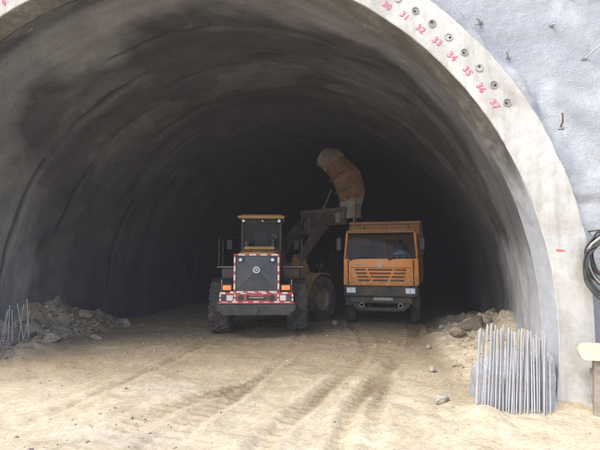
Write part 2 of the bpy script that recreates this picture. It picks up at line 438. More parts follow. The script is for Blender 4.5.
def grid_mesh(name, P, cols=None, flip=False):
    """P: (n, m, 3) array"""
    n, m = P.shape[:2]
    idx = np.arange(n * m).reshape(n, m)
    q = np.stack([idx[:-1, :-1], idx[1:, :-1], idx[1:, 1:], idx[:-1, 1:]], -1).reshape(-1, 4)
    if flip: q = q[:, ::-1]
    me = bpy.data.meshes.new(name)
    me.vertices.add(n * m); me.vertices.foreach_set('co', P.reshape(-1).astype(np.float32))
    me.loops.add(q.size); me.loops.foreach_set('vertex_index', q.reshape(-1).astype(np.int32))
    me.polygons.add(len(q)); me.polygons.foreach_set('loop_start', (np.arange(len(q)) * 4).astype(np.int32))
    me.update(calc_edges=True); me.validate()
    if cols is not None:
        ca = me.color_attributes.new('Col', 'FLOAT_COLOR', 'POINT')
        c4 = np.ones((n * m, 4), np.float32); c4[:, :3] = cols.reshape(-1, 3)
        ca.data.foreach_set('color', c4.reshape(-1))
    return me

# ------------------------------------------------------------------ the place
RIN, ZC, SKEW = 6.30, 1.192, 0.165        # inner radius, height of the arch centre, skew of the axis to the portal
def wall_x(y, z, side):                   # inner wall line at depth y
    return SKEW * np.maximum(y, 0) + side * np.sqrt(np.maximum(RIN ** 2 - (z - ZC) ** 2, 0))

RUTS = [  # (polyline, depth)
    ([(0.2, -6.0), (0.75, -2.0), (1.15, -0.2), (1.75, 2.2), (1.9, 4.2), (1.75, 6.0), (1.7, 7.5)], 0.07),
    ([(-2.0, -6.0), (-1.35, -2.0), (-0.95, 0.3), (-0.6, 2.6), (-0.5, 4.4), (-0.65, 6.2)], 0.055),
    ([(1.2, -6.0), (1.9, -2.2), (2.45, -0.2), (3.3, 2.2), (3.75, 4.0), (3.3, 7.5), (3.4, 9)], 0.085),
    ([(2.6, -6.0), (2.9, -2.0), (3.2, 0.1), (4.2, 2.6), (5.0, 4.6), (5.45, 8.6), (6, 14)], 0.085),
    ([(-1.0, -6.0), (0.1, -1.2), (1.4, 1.2), (2.6, 3.2), (4.4, 5.6), (5.2, 7.8)], 0.045),
    ([(3.2, -6.0), (3.4, -1.0), (3.9, 2.0), (4.55, 4.0), (5.3, 7.0)], 0.05),
]
def seg_dist(x, y, pts):
    d = np.full(np.shape(x), 1e9); s = np.zeros(np.shape(x)); acc = 0.0
    # smooth the polyline
    P = [np.array(p, float) for p in pts]
    for _ in range(2):
        Q = [P[0]]
        for a, b in zip(P[:-1], P[1:]): Q += [a * .75 + b * .25, a * .25 + b * .75]
        P = Q + [P[-1]]
    for a, b in zip(P[:-1], P[1:]):
        ab = b - a; L = np.hypot(*ab)
        t = np.clip(((x - a[0]) * ab[0] + (y - a[1]) * ab[1]) / (L * L), 0, 1)
        dd = np.hypot(x - a[0] - t * ab[0], y - a[1] - t * ab[1])
        k = dd < d
        d = np.where(k, dd, d); s = np.where(k, acc + t * L, s); acc += L
    return d, s
def ground_all(x, y):
    x = np.asarray(x, float); y = np.asarray(y, float)
    near = 1 - sst(14, 30, np.hypot(x - 2, y - 2))
    h = 0.10 * sst(-0.5, 5.0, y) + 0.10 * fbm(x * 0.35, y * 0.35, 1.0, 4) * near
    h = h + near * (0.055 * fbm(x * 1.7, y * 1.7, 2.0, 4) + 0.016 * fbm(x * 6, y * 6, 4.0, 4))
    brown_shade = np.zeros_like(h); rock = np.zeros_like(h); grav = np.zeros_like(h)
    wob = 0.16 * fbm(x * 0.8, y * 0.8, 8.0, 4)
    for pts, dep in RUTS:
        d, s = seg_dist(x, y, pts)
        d = d + wob
        pr = 0.55 + 0.9 * np.clip(fbm(x * 0.6, y * 0.6, 9.0, 3) + 0.3, 0, 1)
        groove = -dep * np.exp(-(d / 0.16) ** 4) + 0.45 * dep * np.exp(-((np.abs(d) - 0.25) / 0.07) ** 2) + 0.035 * fbm(d * 9, s * 0.7, 95.0, 3) * np.exp(-(d / 0.5) ** 2)
        lug = 0.016 * np.sign(np.sin(s * 2 * PI / 0.2)) * np.exp(-(d / 0.16) ** 4)
        h = h + 0.42 * (groove + lug) * pr * sst(-7, -1.0, y) * near
        brown_shade = np.maximum(brown_shade, (0.75 * np.exp(-(d / 0.16) ** 2) * sst(-2.2, 0.8, y) + 0.3 * np.exp(-(d / 0.5) ** 2) * sst(-1.5, 1.0, y)) * (0.45 + pr * 0.5))
    # brown soil tone inside the bore, with the dimming towards it painted in
    brown_shade = np.maximum(brown_shade, sst(-0.7, 2.6, y + 1.8 * fbm(x * 0.5, y * 0.5, 21.0, 4)) * 0.80)
    # spoil bank along the left wall
    wl = wall_x(y, 0.0, -1)
    dl = x - wl + 0.55 * fbm(x * 0.7, y * 0.7, 12.0, 4)
    amt = sst(-1.2, 1.4, y) * (1 - 0.95 * sst(6.0, 8.5, y))
    wid = 2.1 - 1.2 * sst(3.5, 7.5, y)
    prof = np.clip(1 - dl / wid, 0, 1.0) ** 1.35
    rough = 1 + 0.5 * fbm(x * 1.1, y * 1.1, 14.0, 5)
    bankl = (0.52 * np.exp(-((y - 5.0) / 2.1) ** 4) + 0.30) * amt * prof * rough
    h = h + np.where(y > -1.5, bankl, 0) + amt * sst(0.08, 0.4, prof) * (0.16 * fbm(x * 2.6, y * 2.6, 16.0, 5) - 0.20 * np.abs(fbm(x * 1.9, y * 1.9, 46.0, 6)) + 0.06 * fbm(x * 9, y * 9, 47.0, 3))
    inb = sst(0.02, 0.22, prof) * amt
    rock = np.maximum(rock, 0.6 * inb * sst(-0.25, 0.2, fbm(x * 0.9, y * 0.9, 18.0, 4) + 0.30 * sst(0.35, 0.9, prof) - 0.14))
    brown_shade = np.maximum(brown_shade, inb * 0.95 * sst(-0.3, 0.1, fbm(x * 0.6, y * 0.6, 19.0, 3)))
    # spoil bank along the right wall
    wr = wall_x(y, 0.0, 1)
    dr = wr - x + 0.4 * fbm(x * 0.8, y * 0.8, 32.0, 4)
    amt = sst(-0.6, 0.9, y) * (1 - sst(8.5, 11.5, y))
    wid = 1.35 + 0.45 * sst(1, 4, y)
    prof = np.clip(1 - dr / wid, 0, 1.15) ** 1.3
    rough = 1 + 1.0 * fbm(x * 1.3, y * 1.3, 34.0, 5)
    bankr = (0.34 + 0.42 * np.exp(-((y - 4.4) / 2.2) ** 2)) * amt * prof * rough
    h = h + bankr + amt * sst(0.05, 0.4, prof) * (0.16 * fbm(x * 2.8, y * 2.8, 36.0, 5) - 0.16 * np.abs(fbm(x * 2.1, y * 2.1, 48.0, 6)) + 0.06 * fbm(x * 9, y * 9, 49.0, 3))
    inb = sst(0.02, 0.2, prof) * amt
    rock = np.maximum(rock, 0.30 * inb * sst(-0.2, 0.25, fbm(x * 1.0, y * 1.0, 38.0, 4)))
    brown_shade = np.where(inb > 0.02, brown_shade * (1 - 0.72 * inb), brown_shade)
    # a low heap of soil at the toe of the right bank, in the open
    d2 = np.hypot((x - 4.7) / 1.3, (y + 0.35) / 0.7)
    h = h + 0.14 * np.exp(-d2 ** 2 * 1.4) * (1 + 1.2 * fbm(x * 2.2, y * 2.2, 40.0, 4))
    # grey gravel patches
    for cx, cy, rx, ry in ((0.35, -1.7, 0.9, 0.30), (0.1, 0.4, 0.5, 0.3)):
        grav = np.maximum(grav, np.exp(-(((x - cx) / rx) ** 2 + ((y - cy) / ry) ** 2)) * 0.9)
    return h, np.clip(brown_shade, 0, 1), np.clip(rock, 0, 1), np.clip(grav, 0, 1)
def gz(x, y): return float(ground_all(np.array([x]), np.array([y]))[0][0])

def axis_pts(fine0, fine1, step, far0, far1):
    a = list(np.arange(fine0, fine1 + 1e-6, step)); s = step
    lo = [a[0]]
    while lo[-1] > far0: s *= 1.35; lo.append(lo[-1] - s)
    s = step; hi = [a[-1]]
    while hi[-1] < far1: s *= 1.35; hi.append(hi[-1] + s)
    return np.array(lo[:0:-1] + a + hi[1:])
gx = axis_pts(-7.5, 8.8, 0.042, -90, 90); gy = axis_pts(-3.4, 12.5, 0.045, -90, 50)
X, Y = np.meshgrid(gx, gy, indexing='ij')
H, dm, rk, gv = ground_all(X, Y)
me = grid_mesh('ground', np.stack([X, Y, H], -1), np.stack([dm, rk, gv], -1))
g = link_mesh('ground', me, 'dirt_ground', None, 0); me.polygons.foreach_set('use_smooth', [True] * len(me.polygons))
tag(g, kind='structure')

# ---- tunnel lining (sprayed concrete on the excavated bore)
def build_lining():
    ys = np.concatenate([np.arange(0.42, 9.0, 0.055), np.arange(9.0, 16, 0.14), np.arange(16, 46.1, 0.6)])
    an = np.radians(np.linspace(-112, 112, 460))
    A, Yd = np.meshgrid(an, ys, indexing='ij')
    arc = A * RIN
    r = RIN + 0.05 * sst(0.42, 0.8, Yd) + 0.16 * fbm(arc * 0.45, Yd * 0.55, 3.0, 5) * sst(0.42, 1.6, Yd)
    r = r + 0.045 * fbm(arc * 1.9, Yd * 2.2, 6.0, 5)
    # shallow waves where the steel ribs lie, about one metre apart
    ph = Yd + 0.45 * fbm(arc * 0.5, Yd * 0.2, 11.0, 3)
    r = r - 0.011 * np.cos(2 * PI * (ph - 0.42) / 1.02) * sst(0.9, 2.2, Yd) * (0.4 + 1.6 * np.clip(fbm(arc * 0.25, Yd * 0.6, 13.0, 3) + 0.4, 0, 1))
    r = r + 0.05 * fbm(arc * 0.16, Yd * 0.9, 15.0, 4) * sst(0.8, 2.0, Yd)
    # missing mortar between ribs: long torn grooves
    grooves = [(3.5, -95, 12, 0.55), (5.0, -88, -30, 0.40), (6.35, -85, 20, 0.35), (2.25, -30, 28, 0.30), (4.35, -20, 40, 0.30), (7.6, -95, -10, 0.35), (5.7, 20, 85, 0.22), (8.6, -60, 60, 0.30)]
    groove_dark = np.zeros_like(r)
    deg = np.degrees(A)
    for k, (gy_, a0, a1, lvl) in enumerate(grooves):
        dy = Yd - gy_ - 0.10 * fbm(arc * 0.35, 0 * arc, 40.0 + k, 3)
        on = sst(a0 - 6, a0 + 6, deg) * (1 - sst(a1 - 6, a1 + 6, deg)) * sst(0.06 - lvl * 0.35, 0.22 - lvl * 0.35, fbm(arc * 0.55, 0 * arc, 60.0 + k, 3))
        w = 0.03 + 0.06 * np.clip(fbm(arc * 0.8, 0 * arc, 80.0 + k, 2) + 0.5, 0, 1)
        q = on * np.exp(-(dy / w) ** 2)
        r = r + 0.10 * q; groove_dark = np.maximum(groove_dark, q * 0.75)  # groove colour is darkened along with the cut
    # lighter grey near the mouth, with a wavy edge; darker deeper in
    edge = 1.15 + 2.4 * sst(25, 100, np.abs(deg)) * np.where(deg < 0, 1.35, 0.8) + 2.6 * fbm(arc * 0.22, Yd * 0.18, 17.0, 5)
    lite_amt = (1 - sst(edge - 0.4, edge + 1.1, Yd + 0.8 * fbm(arc * 1.1, Yd * 1.1, 19.0, 5))) * 0.85
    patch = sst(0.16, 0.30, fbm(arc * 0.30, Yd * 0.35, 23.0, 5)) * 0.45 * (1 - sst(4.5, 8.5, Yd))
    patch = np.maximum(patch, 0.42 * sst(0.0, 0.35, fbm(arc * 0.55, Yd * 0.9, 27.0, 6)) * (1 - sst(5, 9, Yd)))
    # a lighter strip follows the arch on the right, just inside its lip
    strip = np.exp(-((Yd - 1.25 - 0.25 * fbm(arc * 0.4, 0 * arc, 28.0, 4)) / (0.45 + 0.75 * sst(30, 80, deg))) ** 4) * sst(0, 20, deg)
    patch = np.maximum(patch, 0.95 * strip)
    # a pale area low on the right wall near the mouth
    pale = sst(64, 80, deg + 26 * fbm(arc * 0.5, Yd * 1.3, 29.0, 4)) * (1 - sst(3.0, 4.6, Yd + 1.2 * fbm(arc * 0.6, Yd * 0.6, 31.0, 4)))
    # darker strip right behind the cast arch
    lite_amt = lite_amt * sst(0.5, 0.95, Yd + 0.12 * fbm(arc * 0.9, Yd, 37.0, 3))
    lite_amt = np.maximum(lite_amt, patch)
    Xc = SKEW * Yd + r * np.sin(A); Zc = ZC + r * np.cos(A)
    me = grid_mesh('tunnel_lining', np.stack([Xc, Yd, Zc], -1), np.stack([lite_amt, np.clip(pale, 0, 1) * 0.95, groove_dark], -1))
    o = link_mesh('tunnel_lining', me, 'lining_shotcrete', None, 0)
    me.polygons.foreach_set('use_smooth', [True] * len(me.polygons))
    tag(o, 'dark arched tunnel bore lined with rough grey sprayed concrete', 'tunnel')
    # working face closing the bore
    n = 40
    P = np.zeros((n, n, 3)); rr = np.linspace(0, 6.75, n); aa = np.linspace(-PI, PI, n)
    RR, AA = np.meshgrid(rr, aa, indexing='ij')
    P[..., 0] = SKEW * 45.5 + RR * np.sin(AA); P[..., 2] = ZC + RR * np.cos(AA)
    P[..., 1] = 45.5 + 0.8 * fbm(P[..., 0] * 0.5, P[..., 2] * 0.5, 3.0, 4)
    P[:, -1] = P[:, 0]
    me = grid_mesh('rock_face', P, np.zeros((n, n, 3)))
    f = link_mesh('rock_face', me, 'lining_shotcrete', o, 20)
    return o
LINING = build_lining()

# ---- slope above and beside the portal
def ring_out(deg):                         # outer radius of the cast arch
    return 6.97 - 0.15 * sst(60, 95, np.abs(deg))
def slope_y(x, z, full=True):
    y = 0.27 + 0.10 * np.maximum(z - 3.0, 0) + 0.10 * fbm(x * 0.6, z * 0.6, 51.0, 4)
    ledge = sst(3.10, 3.30, z + 0.03 * fbm(x, z * 0.2, 53.0, 3))
    y = y + 0.08 * (1 - ledge)
    rad = np.hypot(x, z - ZC); dg = np.degrees(np.arctan2(np.abs(x), z - ZC))
    w = (1 - sst(0.02, 0.42, rad - ring_out(dg) + 0.22 * fbm(x * 1.4, z * 1.4, 58.0, 4))) * (1 - sst(62, 78, dg))
    y = y * (1 - w) + 0.035 * w
    if full: y = y + 0.040 * fbm(x * 3.2, z * 3.2, 55.0, 4) + 0.016 * fbm(x * 11, z * 11, 57.0, 3)
    return y
def build_slope():
    deg = np.linspace(-125, 125, 700); an = np.radians(deg)
    rr = np.concatenate([np.linspace(6.72, 10.2, 85), 10.2 + np.cumsum(0.06 * 1.09 ** np.arange(55))])
    rr = rr[rr < 24]
    A, RR = np.meshgrid(an, rr, indexing='ij')
    Xs = RR * np.sin(A); Zs = ZC + RR * np.cos(A)
    Ys = slope_y(Xs, Zs)
    me = grid_mesh('slope_wall', np.stack([Xs, Ys, Zs], -1))
    o = link_mesh('slope_wall', me, 'slope_shotcrete', None, 0)
    me.polygons.foreach_set('use_smooth', [True] * len(me.polygons))
    tag(o, 'pale blue grey sprayed concrete slope around the tunnel mouth', 'wall')
    return o
SLOPE = build_slope()

# ---- cast concrete arch with numbered pipe ends
HOLE_R = 6.683
def hole_angle(n): return 0.855 + 0.0535 * (n - 34)
def build_ring():
    deg = np.concatenate([np.linspace(-107, 107, 520)]); an = np.radians(deg)
    root = empty('portal_arch', (0, 0, 0))
    tag(root, 'cream white concrete arch framing the tunnel mouth with pink numbers', 'arch')
    segs = []
    # cross-section loop: inner back, inner front, chamfer, face rows, outer front, outer back
    n = len(an)
    ri = RIN + 0.012 * fbm(an * 9, an * 0, 2.0, 4) + 0.006 * fbm(an * 60, an * 0, 4.0, 3)
    ro = ring_out(deg) + 0.035 * fbm(an * 10, an * 0, 6.0, 5) + 0.012 * fbm(an * 50, an * 0, 7.0, 3)
    rows = []
    for y_ in (0.62, 0.5, 0.38, 0.26, 0.14, 0.05, 0.012): rows.append((ri + (0.02 * fbm(an * 14, an * 0, 20 + y_ * 9, 4) if y_ > 0.02 else 0), np.full(n, y_)))
    for f in np.linspace(0, 1, 16):
        r_ = (ri + 0.012) * (1 - f) + (ro - 0.02) * f
        y_ = 0.0018 * np.sin(an * 40 + f * 7) + np.zeros(n)
        rows.append((r_, y_))
    for y_ in (0.02, 0.10, 0.2, 0.35, 0.62): rows.append((ro, np.full(n, y_)))
    P = np.zeros((n, len(rows), 3))
    for j, (r_, y_) in enumerate(rows):
        P[:, j, 0] = r_ * np.sin(an); P[:, j, 1] = y_; P[:, j, 2] = ZC + r_ * np.cos(an)
    me = grid_mesh('arch_ring', P)
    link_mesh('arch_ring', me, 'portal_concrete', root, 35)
    # pipe ends (one each, shared mesh in two fills) and painted numbers
    def pipe_mesh(fill):
        b = MB()
        m = 20
        # a steel tube flush with the face, grouted, the grout set back
        prof = [(0.062, -0.012), (0.062, 0.09), (0.052, 0.09), (0.052, -0.012)]
        vs_ = []; fs = []
        for i in range(m):
            a = 2 * PI * i / m
            for r_, y_ in prof: vs_.append((r_ * math.cos(a), y_, r_ * math.sin(a)))
        for i in range(m):
            j = (i + 1) % m
            for q in range(4): fs.append([i * 4 + q, i * 4 + (q + 1) % 4, j * 4 + (q + 1) % 4, j * 4 + q])
        b.cur = 0; b.add(vs_, fs)
        b.cur = 1
        vs_ = [(0, -0.006, 0.004)] + [(0.0525 * math.cos(2 * PI * i / m), -0.003 + 0.002 * random.random(), 0.0525 * math.sin(2 * PI * i / m)) for i in range(m)]
        b.add(vs_, [[0, 1 + i, 1 + (i + 1) % m] for i in range(m)])
        # dark vent hole
        b.cur = 2
        b.cyl((0.014, -0.011, 0.012), (0.014, 0.05, 0.012), 0.019, n=10)
        o = b.build('pipe_end', ['pipe_steel', fill, 'black_trim'], root)
        return o
    pa = pipe_mesh('grout'); pb = pipe_mesh('grout_pale'); first = {id(pa): True, id(pb): True}
    for k in range(1, 38):
        src = pb if k % 5 in (0, 3) else pa
        o = src
        if not first[id(src)]:
            o = src.copy(); COL.objects.link(o); o.parent = root
        first[id(src)] = False
        a = hole_angle(k)
        o.location = (HOLE_R * math.sin(a), -0.003, ZC + HOLE_R * math.cos(a))
        o.rotation_euler = (0, a + k * 2.1, 0); s = 1 + 0.06 * math.sin(k * 7.7); o.scale = (s, 1, s)
        cu = bpy.data.curves.new('number_text', 'FONT'); cu.body = str(k); cu.size = 0.155; cu.align_x = 'CENTER'; cu.align_y = 'CENTER'
        cu.offset = 0.0035; cu.extrude = 0.0006; cu.resolution_u = 2; cu.space_character = 1.08
        to = bpy.data.objects.new('number_text', cu); COL.objects.link(to)
        bpy.context.view_layer.update()
        tm = bpy.data.meshes.new_from_object(to.evaluated_get(bpy.context.evaluated_depsgraph_get()))
        bpy.data.objects.remove(to)
        o = link_mesh('painted_number', tm, 'stencil_red', root, 0)
        ra = a - 0.0125; r2 = 6.500 + 0.01 * math.sin(k * 3.3)
        o.rotation_euler = Euler((PI / 2, 0, 0)).to_matrix().to_4x4().to_euler()
        o.matrix_local = Matrix.Translation((r2 * math.sin(ra), -0.0055, ZC + r2 * math.cos(ra))) @ Matrix.Rotation(a + 0.10 * math.sin(k * 5.1), 4, 'Y') @ Matrix.Rotation(PI / 2, 4, 'X')
    # short red level mark low on the right side
    MB().box((6.375, -0.0045, 2.36), (0.13, 0.002, 0.028), 0, (0, 0.05, 0)).build('level_mark', 'mark_red', root)
    return root
RING = build_ring()

# ------------------------------------------------------------------ wheels
def tyre_mesh(D, W, rim_r, lugs, lug_h, seed=0):
    b = MB()
    r = D / 2 - lug_h; w = W / 2
    prof = [(-w * 0.72, rim_r), (-w * 0.96, rim_r + (r - rim_r) * 0.25), (-w, rim_r + (r - rim_r) * 0.55), (-w * 0.93, r * 0.955), (-w * 0.78, r), (0, r * 1.005),
            (w * 0.78, r), (w * 0.93, r * 0.955), (w, rim_r + (r - rim_r) * 0.55), (w * 0.96, rim_r + (r - rim_r) * 0.25), (w * 0.72, rim_r)]
    b.lathe_x(prof, 48)
    if lugs:
        for i in range(lugs):
            for s in (-1, 1):
                a0 = 2 * PI * (i + (0.5 if s > 0 else 0)) / lugs
                dw = 2 * PI / lugs * 0.27; sk = 2 * PI / lugs * 0.35
                vs_ = []
                for (x, rr, top, ao) in ((0.02, r, 0, sk), (0.02, r + lug_h, 1, sk), (w * 0.80, r * 0.995, 0, 0), (w * 0.80, r + lug_h, 1, 0), (w * 1.01, r * 0.90, 0, -sk * 0.2), (w * 1.03, r * 0.93 + lug_h * 0.4, 1, -sk * 0.2)):
                    rr = rr if top else rr - 0.03
                    k = 0.82 if top else 1.0
                    for e in (-1, 1):
                        an = a0 + ao + e * dw * k
                        vs_.append((s * x, rr * math.cos(an), rr * math.sin(an)))
                # 0,1 bottom; 2,3 top; 4,5 bottom; 6,7 top; 8,9 bottom; 10,11 top
                fs = [[2, 3, 7, 6], [6, 7, 11, 10], [0, 2, 6, 4], [4, 6, 10, 8], [1, 5, 7, 3], [5, 9, 11, 7], [0, 1, 3, 2], [8, 10, 11, 9]]
                b.add(vs_, fs)
    return b
def make_wheel(parent, M, D, W, rim_r, lugs, lug_h, side, rim_mat, nuts=10, dish=0.10):
    """side +1: outer face towards +X. wheel = hub disc; tyre and rim are its pieces"""
    w = W / 2
    hub = MB(); s = side
    hub.lathe_x([(s * (w * 0.62 - dish), 0.0), (s * (w * 0.62 - dish), rim_r * 0.55), (s * (w * 0.30), rim_r * 0.80), (s * (w * 0.22), rim_r * 0.95), (s * (w * 0.10), rim_r * 0.95), (s * w * 0.10, 0.0)], 32)
    hub.cyl((s * (w * 0.4), 0, 0), (s * (w * 0.62 - dish + 0.07), 0, 0), rim_r * 0.26, rim_r * 0.22, 18)
    for i in range(nuts):
        a = 2 * PI * i / nuts
        p = (rim_r * 0.42 * math.cos(a), rim_r * 0.42 * math.sin(a))
        hub.cyl((s * (w * 0.55 - dish), *p), (s * (w * 0.62 - dish + 0.03), *p), 0.022, n=6)
    ho = hub.build('wheel', rim_mat, parent)
    t = tyre_mesh(D, W, rim_r, lugs, lug_h).build('tyre', 'rubber', ho, 28)
    rim = MB().lathe_x([(-w * 0.74, rim_r), (-w * 0.76, rim_r + 0.03), (-w * 0.66, rim_r * 0.97), (0, rim_r * 0.93), (w * 0.66, rim_r * 0.97), (w * 0.76, rim_r + 0.03), (w * 0.74, rim_r), (w * 0.6, rim_r * 0.93), (0, rim_r * 0.89), (-w * 0.6, rim_r * 0.93)], 40).build('rim', rim_mat, ho)
    ho.matrix_local = M
    return ho
def copy_wheel(src, parent, M):
    o = src.copy(); COL.objects.link(o); o.parent = parent
    o.matrix_local = M
    for ch in list(src.children):
        c = ch.copy(); COL.objects.link(c); c.parent = o
    return o

# ------------------------------------------------------------------ wheel loader
LX, LY = 0.52, 6.20
L_HEAD, F_HEAD = R(-7.5), R(34)
def build_loader():
    L = empty('wheel_loader', (LX, LY, gz(LX, LY) + 0.0), -L_HEAD)
    tag(L, 'dusty tan wheel loader seen from behind, lifting its tilted bucket towards the truck', 'wheel loader')
    Mf = Matrix.Translation((0, 1.62, 0)) @ Matrix.Rotation(-(F_HEAD - L_HEAD), 4, 'Z') @ Matrix.Translation((0, 1.62, 0))
    TX, D, W = 1.13, 1.60, 0.60
    # wheels
    w0 = make_wheel(L, Matrix.Translation((-TX, 0, D / 2 - 0.02)), D, W, 0.36, 18, 0.05, -1, 'rim_paint')
    w1 = make_wheel(L, Matrix.Translation((TX, 0, D / 2 - 0.02)), D, W, 0.36, 18, 0.05, 1, 'rim_paint')
    copy_wheel(w0, L, Mf @ Matrix.Translation((-TX, 0, D / 2 - 0.02)) @ Matrix.Rotation(0.3, 4, 'X'))
    copy_wheel(w1, L, Mf @ Matrix.Translation((TX, 0, D / 2 - 0.02)) @ Matrix.Rotation(0.13, 4, 'X'))
    # rear frame, axle
    part('rear_frame', 'chassis', L, lambda b: (b.box((0, 0.0, 1.0), (0.85, 2.9, 0.42), 0.03), b.cyl((-1.0, 0, 0.78), (1.0, 0, 0.78), 0.17), b.cyl((0, -0.3, 0.78), (0, 0.3, 0.78), 0.26, 0.2), b.box((0, 1.5, 1.05), (0.6, 0.35, 0.8), 0.03)))
    # counterweight with turned-up ends
    cw = [(-1.06, 0.98), (-1.06, 0.80), (-0.90, 0.66), (0.90, 0.66), (1.06, 0.80), (1.06, 0.98)]
    def fcw(b):
        n = len(cw)
        for ya, yb, k in ((-1.62, -1.40, 0.985), (-1.40, -0.85, 1.0)):
            pass
        b.prism(cw, 1, -1.56, -0.86)
        b.prism([(x * 0.97, 0.82 + (z - 0.82) * 0.86) for x, z in cw], 1, -1.62, -1.56)
        b.cyl((0, -1.66, 0.80), (0, -1.5, 0.80), 0.06)
    part('counterweight', 'counterweight_paint', L, fcw)
    # red and white rear plate above the counterweight
    part('rear_plate', 'tape_red', L, lambda b: (b.box((0, -1.45, 1.135), (1.98, 0.30, 0.30), 0.02), b.box((0, -1.47, 0.99), (2.06, 0.3, 0.03), 0.004)))
    for x in (-0.865, 0.865): boxp('plate_pocket', 'chassis', L, (x, -1.604, 1.135), (0.16, 0.010, 0.17), 0.003)
    for x, w_ in ((-0.20, 0.08), (0.24, 0.10), (-0.52, 0.05), (0.52, 0.05)): boxp('plate_pocket', 'chassis', L, (x * 1.15, -1.6035, 1.135), (w_, 0.010, 0.15), 0.003)
    for (z, x0, x1, n) in ((1.265, -0.98, 0.98, 14), (1.005, -0.98, 0.98, 14)):
        st = (x1 - x0) / n
        for i in range(0, n, 2):
            boxp('reflective_strip', 'tape_white', L, (x0 + st * (i + .5) + (0.06 if z < 1.1 else 0), -1.605, z + (0.012 if i % 4 else -0.006)), (st * 1.05, 0.008, 0.05), 0.001)
    for x in (-0.97, 0.97):
        for z in (1.08, 1.19):
            boxp('reflective_strip', 'tape_white', L, (x, -1.605, z), (0.045, 0.008, 0.065), 0.001)
            boxp('reflective_strip', 'tape_white', L, (x * 0.60, -1.605, z), (0.045, 0.008, 0.065), 0.001)
    # plate pockets: tow hook window, round reflectors, number-like panel
    boxp('tow_window', 'black_trim', L, (0.0, -1.604, 1.12), (0.50, 0.012, 0.10), 0.003)
    boxp('tow_bar', 'bare_steel', L, (0.0, -1.625, 1.135), (0.40, 0.03, 0.035), 0.006)
    for x in (-0.62, 0.62):
        boxp('rear_panel', 'tape_white', L, (x * 1.16, -1.604, 1.13), (0.18, 0.010, 0.14), 0.003)
    part('round_reflector', 'black_trim', L, lambda b: (b.cyl((0.42, -1.63, 1.13), (0.42, -1.58, 1.13), 0.085, n=20)))
    part('round_reflector', 'black_trim', L, lambda b: (b.cyl((-0.42, -1.63, 1.13), (-0.42, -1.58, 1.13), 0.075, n=20)))
    for x in (-0.79, 0.79):
        h = boxp('lamp_housing', 'black_trim', L, (x, -1.53, 1.40), (0.30, 0.16, 0.20), 0.015)
        boxp('tail_lamp', 'lamp_orange', h, (x, -1.615, 1.405), (0.22, 0.03, 0.12), 0.01)
        part('lamp_post', 'rail_steel', L, lambda b: b.cyl((x * 1.2, -1.5, 1.27), (x * 1.2, -1.5, 1.62), 0.014, n=8))
    # engine hood: tapered body, rounded top edges
    def fhood(b):
        secs = []
        for y, wt, wb, z1 in ((-1.56, 0.585, 0.60, 2.33), (-0.9, 0.60, 0.62, 2.37), (-0.1, 0.62, 0.64, 2.45), (0.55, 0.63, 0.65, 2.52)):
            secs.append([(-wb, y, 1.22), (-wt, y, z1 - 0.10), (-wt + 0.08, y, z1), (0, y, z1 + 0.025), (wt - 0.08, y, z1), (wt, y, z1 - 0.10), (wb, y, 1.22)])
        vs_ = [p for s in secs for p in s]; fs = []
        for i in range(3):
            for j in range(6): fs.append([i * 7 + j, i * 7 + j + 1, i * 7 + j + 8, i * 7 + j + 7])
        fs += [list(range(7)), list(range(21, 28)), [0, 7, 14, 21, 27, 20, 13, 6]]
        b.add(vs_, fs)
    hood = part('hood', 'loader_yellow', L, fhood, sharp=25)
    boxp('hood_ridge', 'loader_yellow', hood, (0, 0.0, 2.50), (0.92, 0.9, 0.10), 0.03)
    part('exhaust_pipe', 'chassis', L, lambda b: (b.cyl((0.40, -0.35, 2.42), (0.40, -0.35, 2.72), 0.05), b.tube([(0.40, -0.35, 2.7), (0.40, -0.34, 2.80), (0.40, -0.44, 2.86)], 0.045)))
    part('air_intake', 'chassis', L, lambda b: (b.cyl((-0.40, -0.05, 2.45), (-0.40, -0.05, 2.62), 0.06), b.cyl((-0.40, -0.05, 2.62), (-0.40, -0.05, 2.72), 0.11, 0.10)))
    # radiator grille: pressed pyramid panel in a red/white taped frame
    zb, zt, hw, yg = 1.31, 2.26, 0.555, -1.575
    zc = 1.86
    gr = part('radiator_grille', 'grille_dark', L, lambda b: b.add([(-hw, yg, zb), (hw, yg, zb), (hw, yg, zt), (-hw, yg, zt), (0, yg - 0.045, zc)], [[0, 1, 4], [1, 2, 4], [2, 3, 4], [3, 0, 4], [3, 2, 1, 0]]), sharp=3)
    # thin louvre slats follow the lower facets
    for i in range(9):
        z = zb + 0.06 + i * 0.045; t = (z - zb) / (zc - zb); w_ = hw * (1 - t)
        boxp('louvre', 'grille_dark', gr, (0, yg - 0.045 * t - 0.004, z), (2 * w_ * 0.94, 0.012, 0.012), 0.002)
    for sgn in (-1, 1):
        part('crease', 'black_trim', gr, lambda b: b.tube([(sgn * hw * 0.98, yg - 0.004, zb + 0.01), (0, yg - 0.047, zc)], 0.005, 6))
        part('crease', 'black_trim', gr, lambda b: b.tube([(sgn * hw * 0.98, yg - 0.004, zt - 0.01), (0, yg - 0.046, zc)], 0.003, 6))
    # emblem: pale squared ring round a dark centre with a pale core
    def emb(b):
        n = 8
        for r0, r1 in ((0.055, 0.095), (0.0, 0.03)):
            vs_ = []
            for i in range(n):
                a = 2 * PI * (i + 0.5) / n
                for r_, y in ((r0, yg - 0.085), (r1, yg - 0.085), (r1, yg - 0.04), (r0, yg - 0.04)): vs_.append((r_ * math.cos(a) * 1.08, y, zc + 0.02 + r_ * math.sin(a)))
            b.add(vs_, [[i * 4 + q, i * 4 + (q + 1) % 4, ((i + 1) % n) * 4 + (q + 1) % 4, ((i + 1) % n) * 4 + q] for i in range(n) for q in range(4)])
    part('emblem', 'chrome', L, emb)
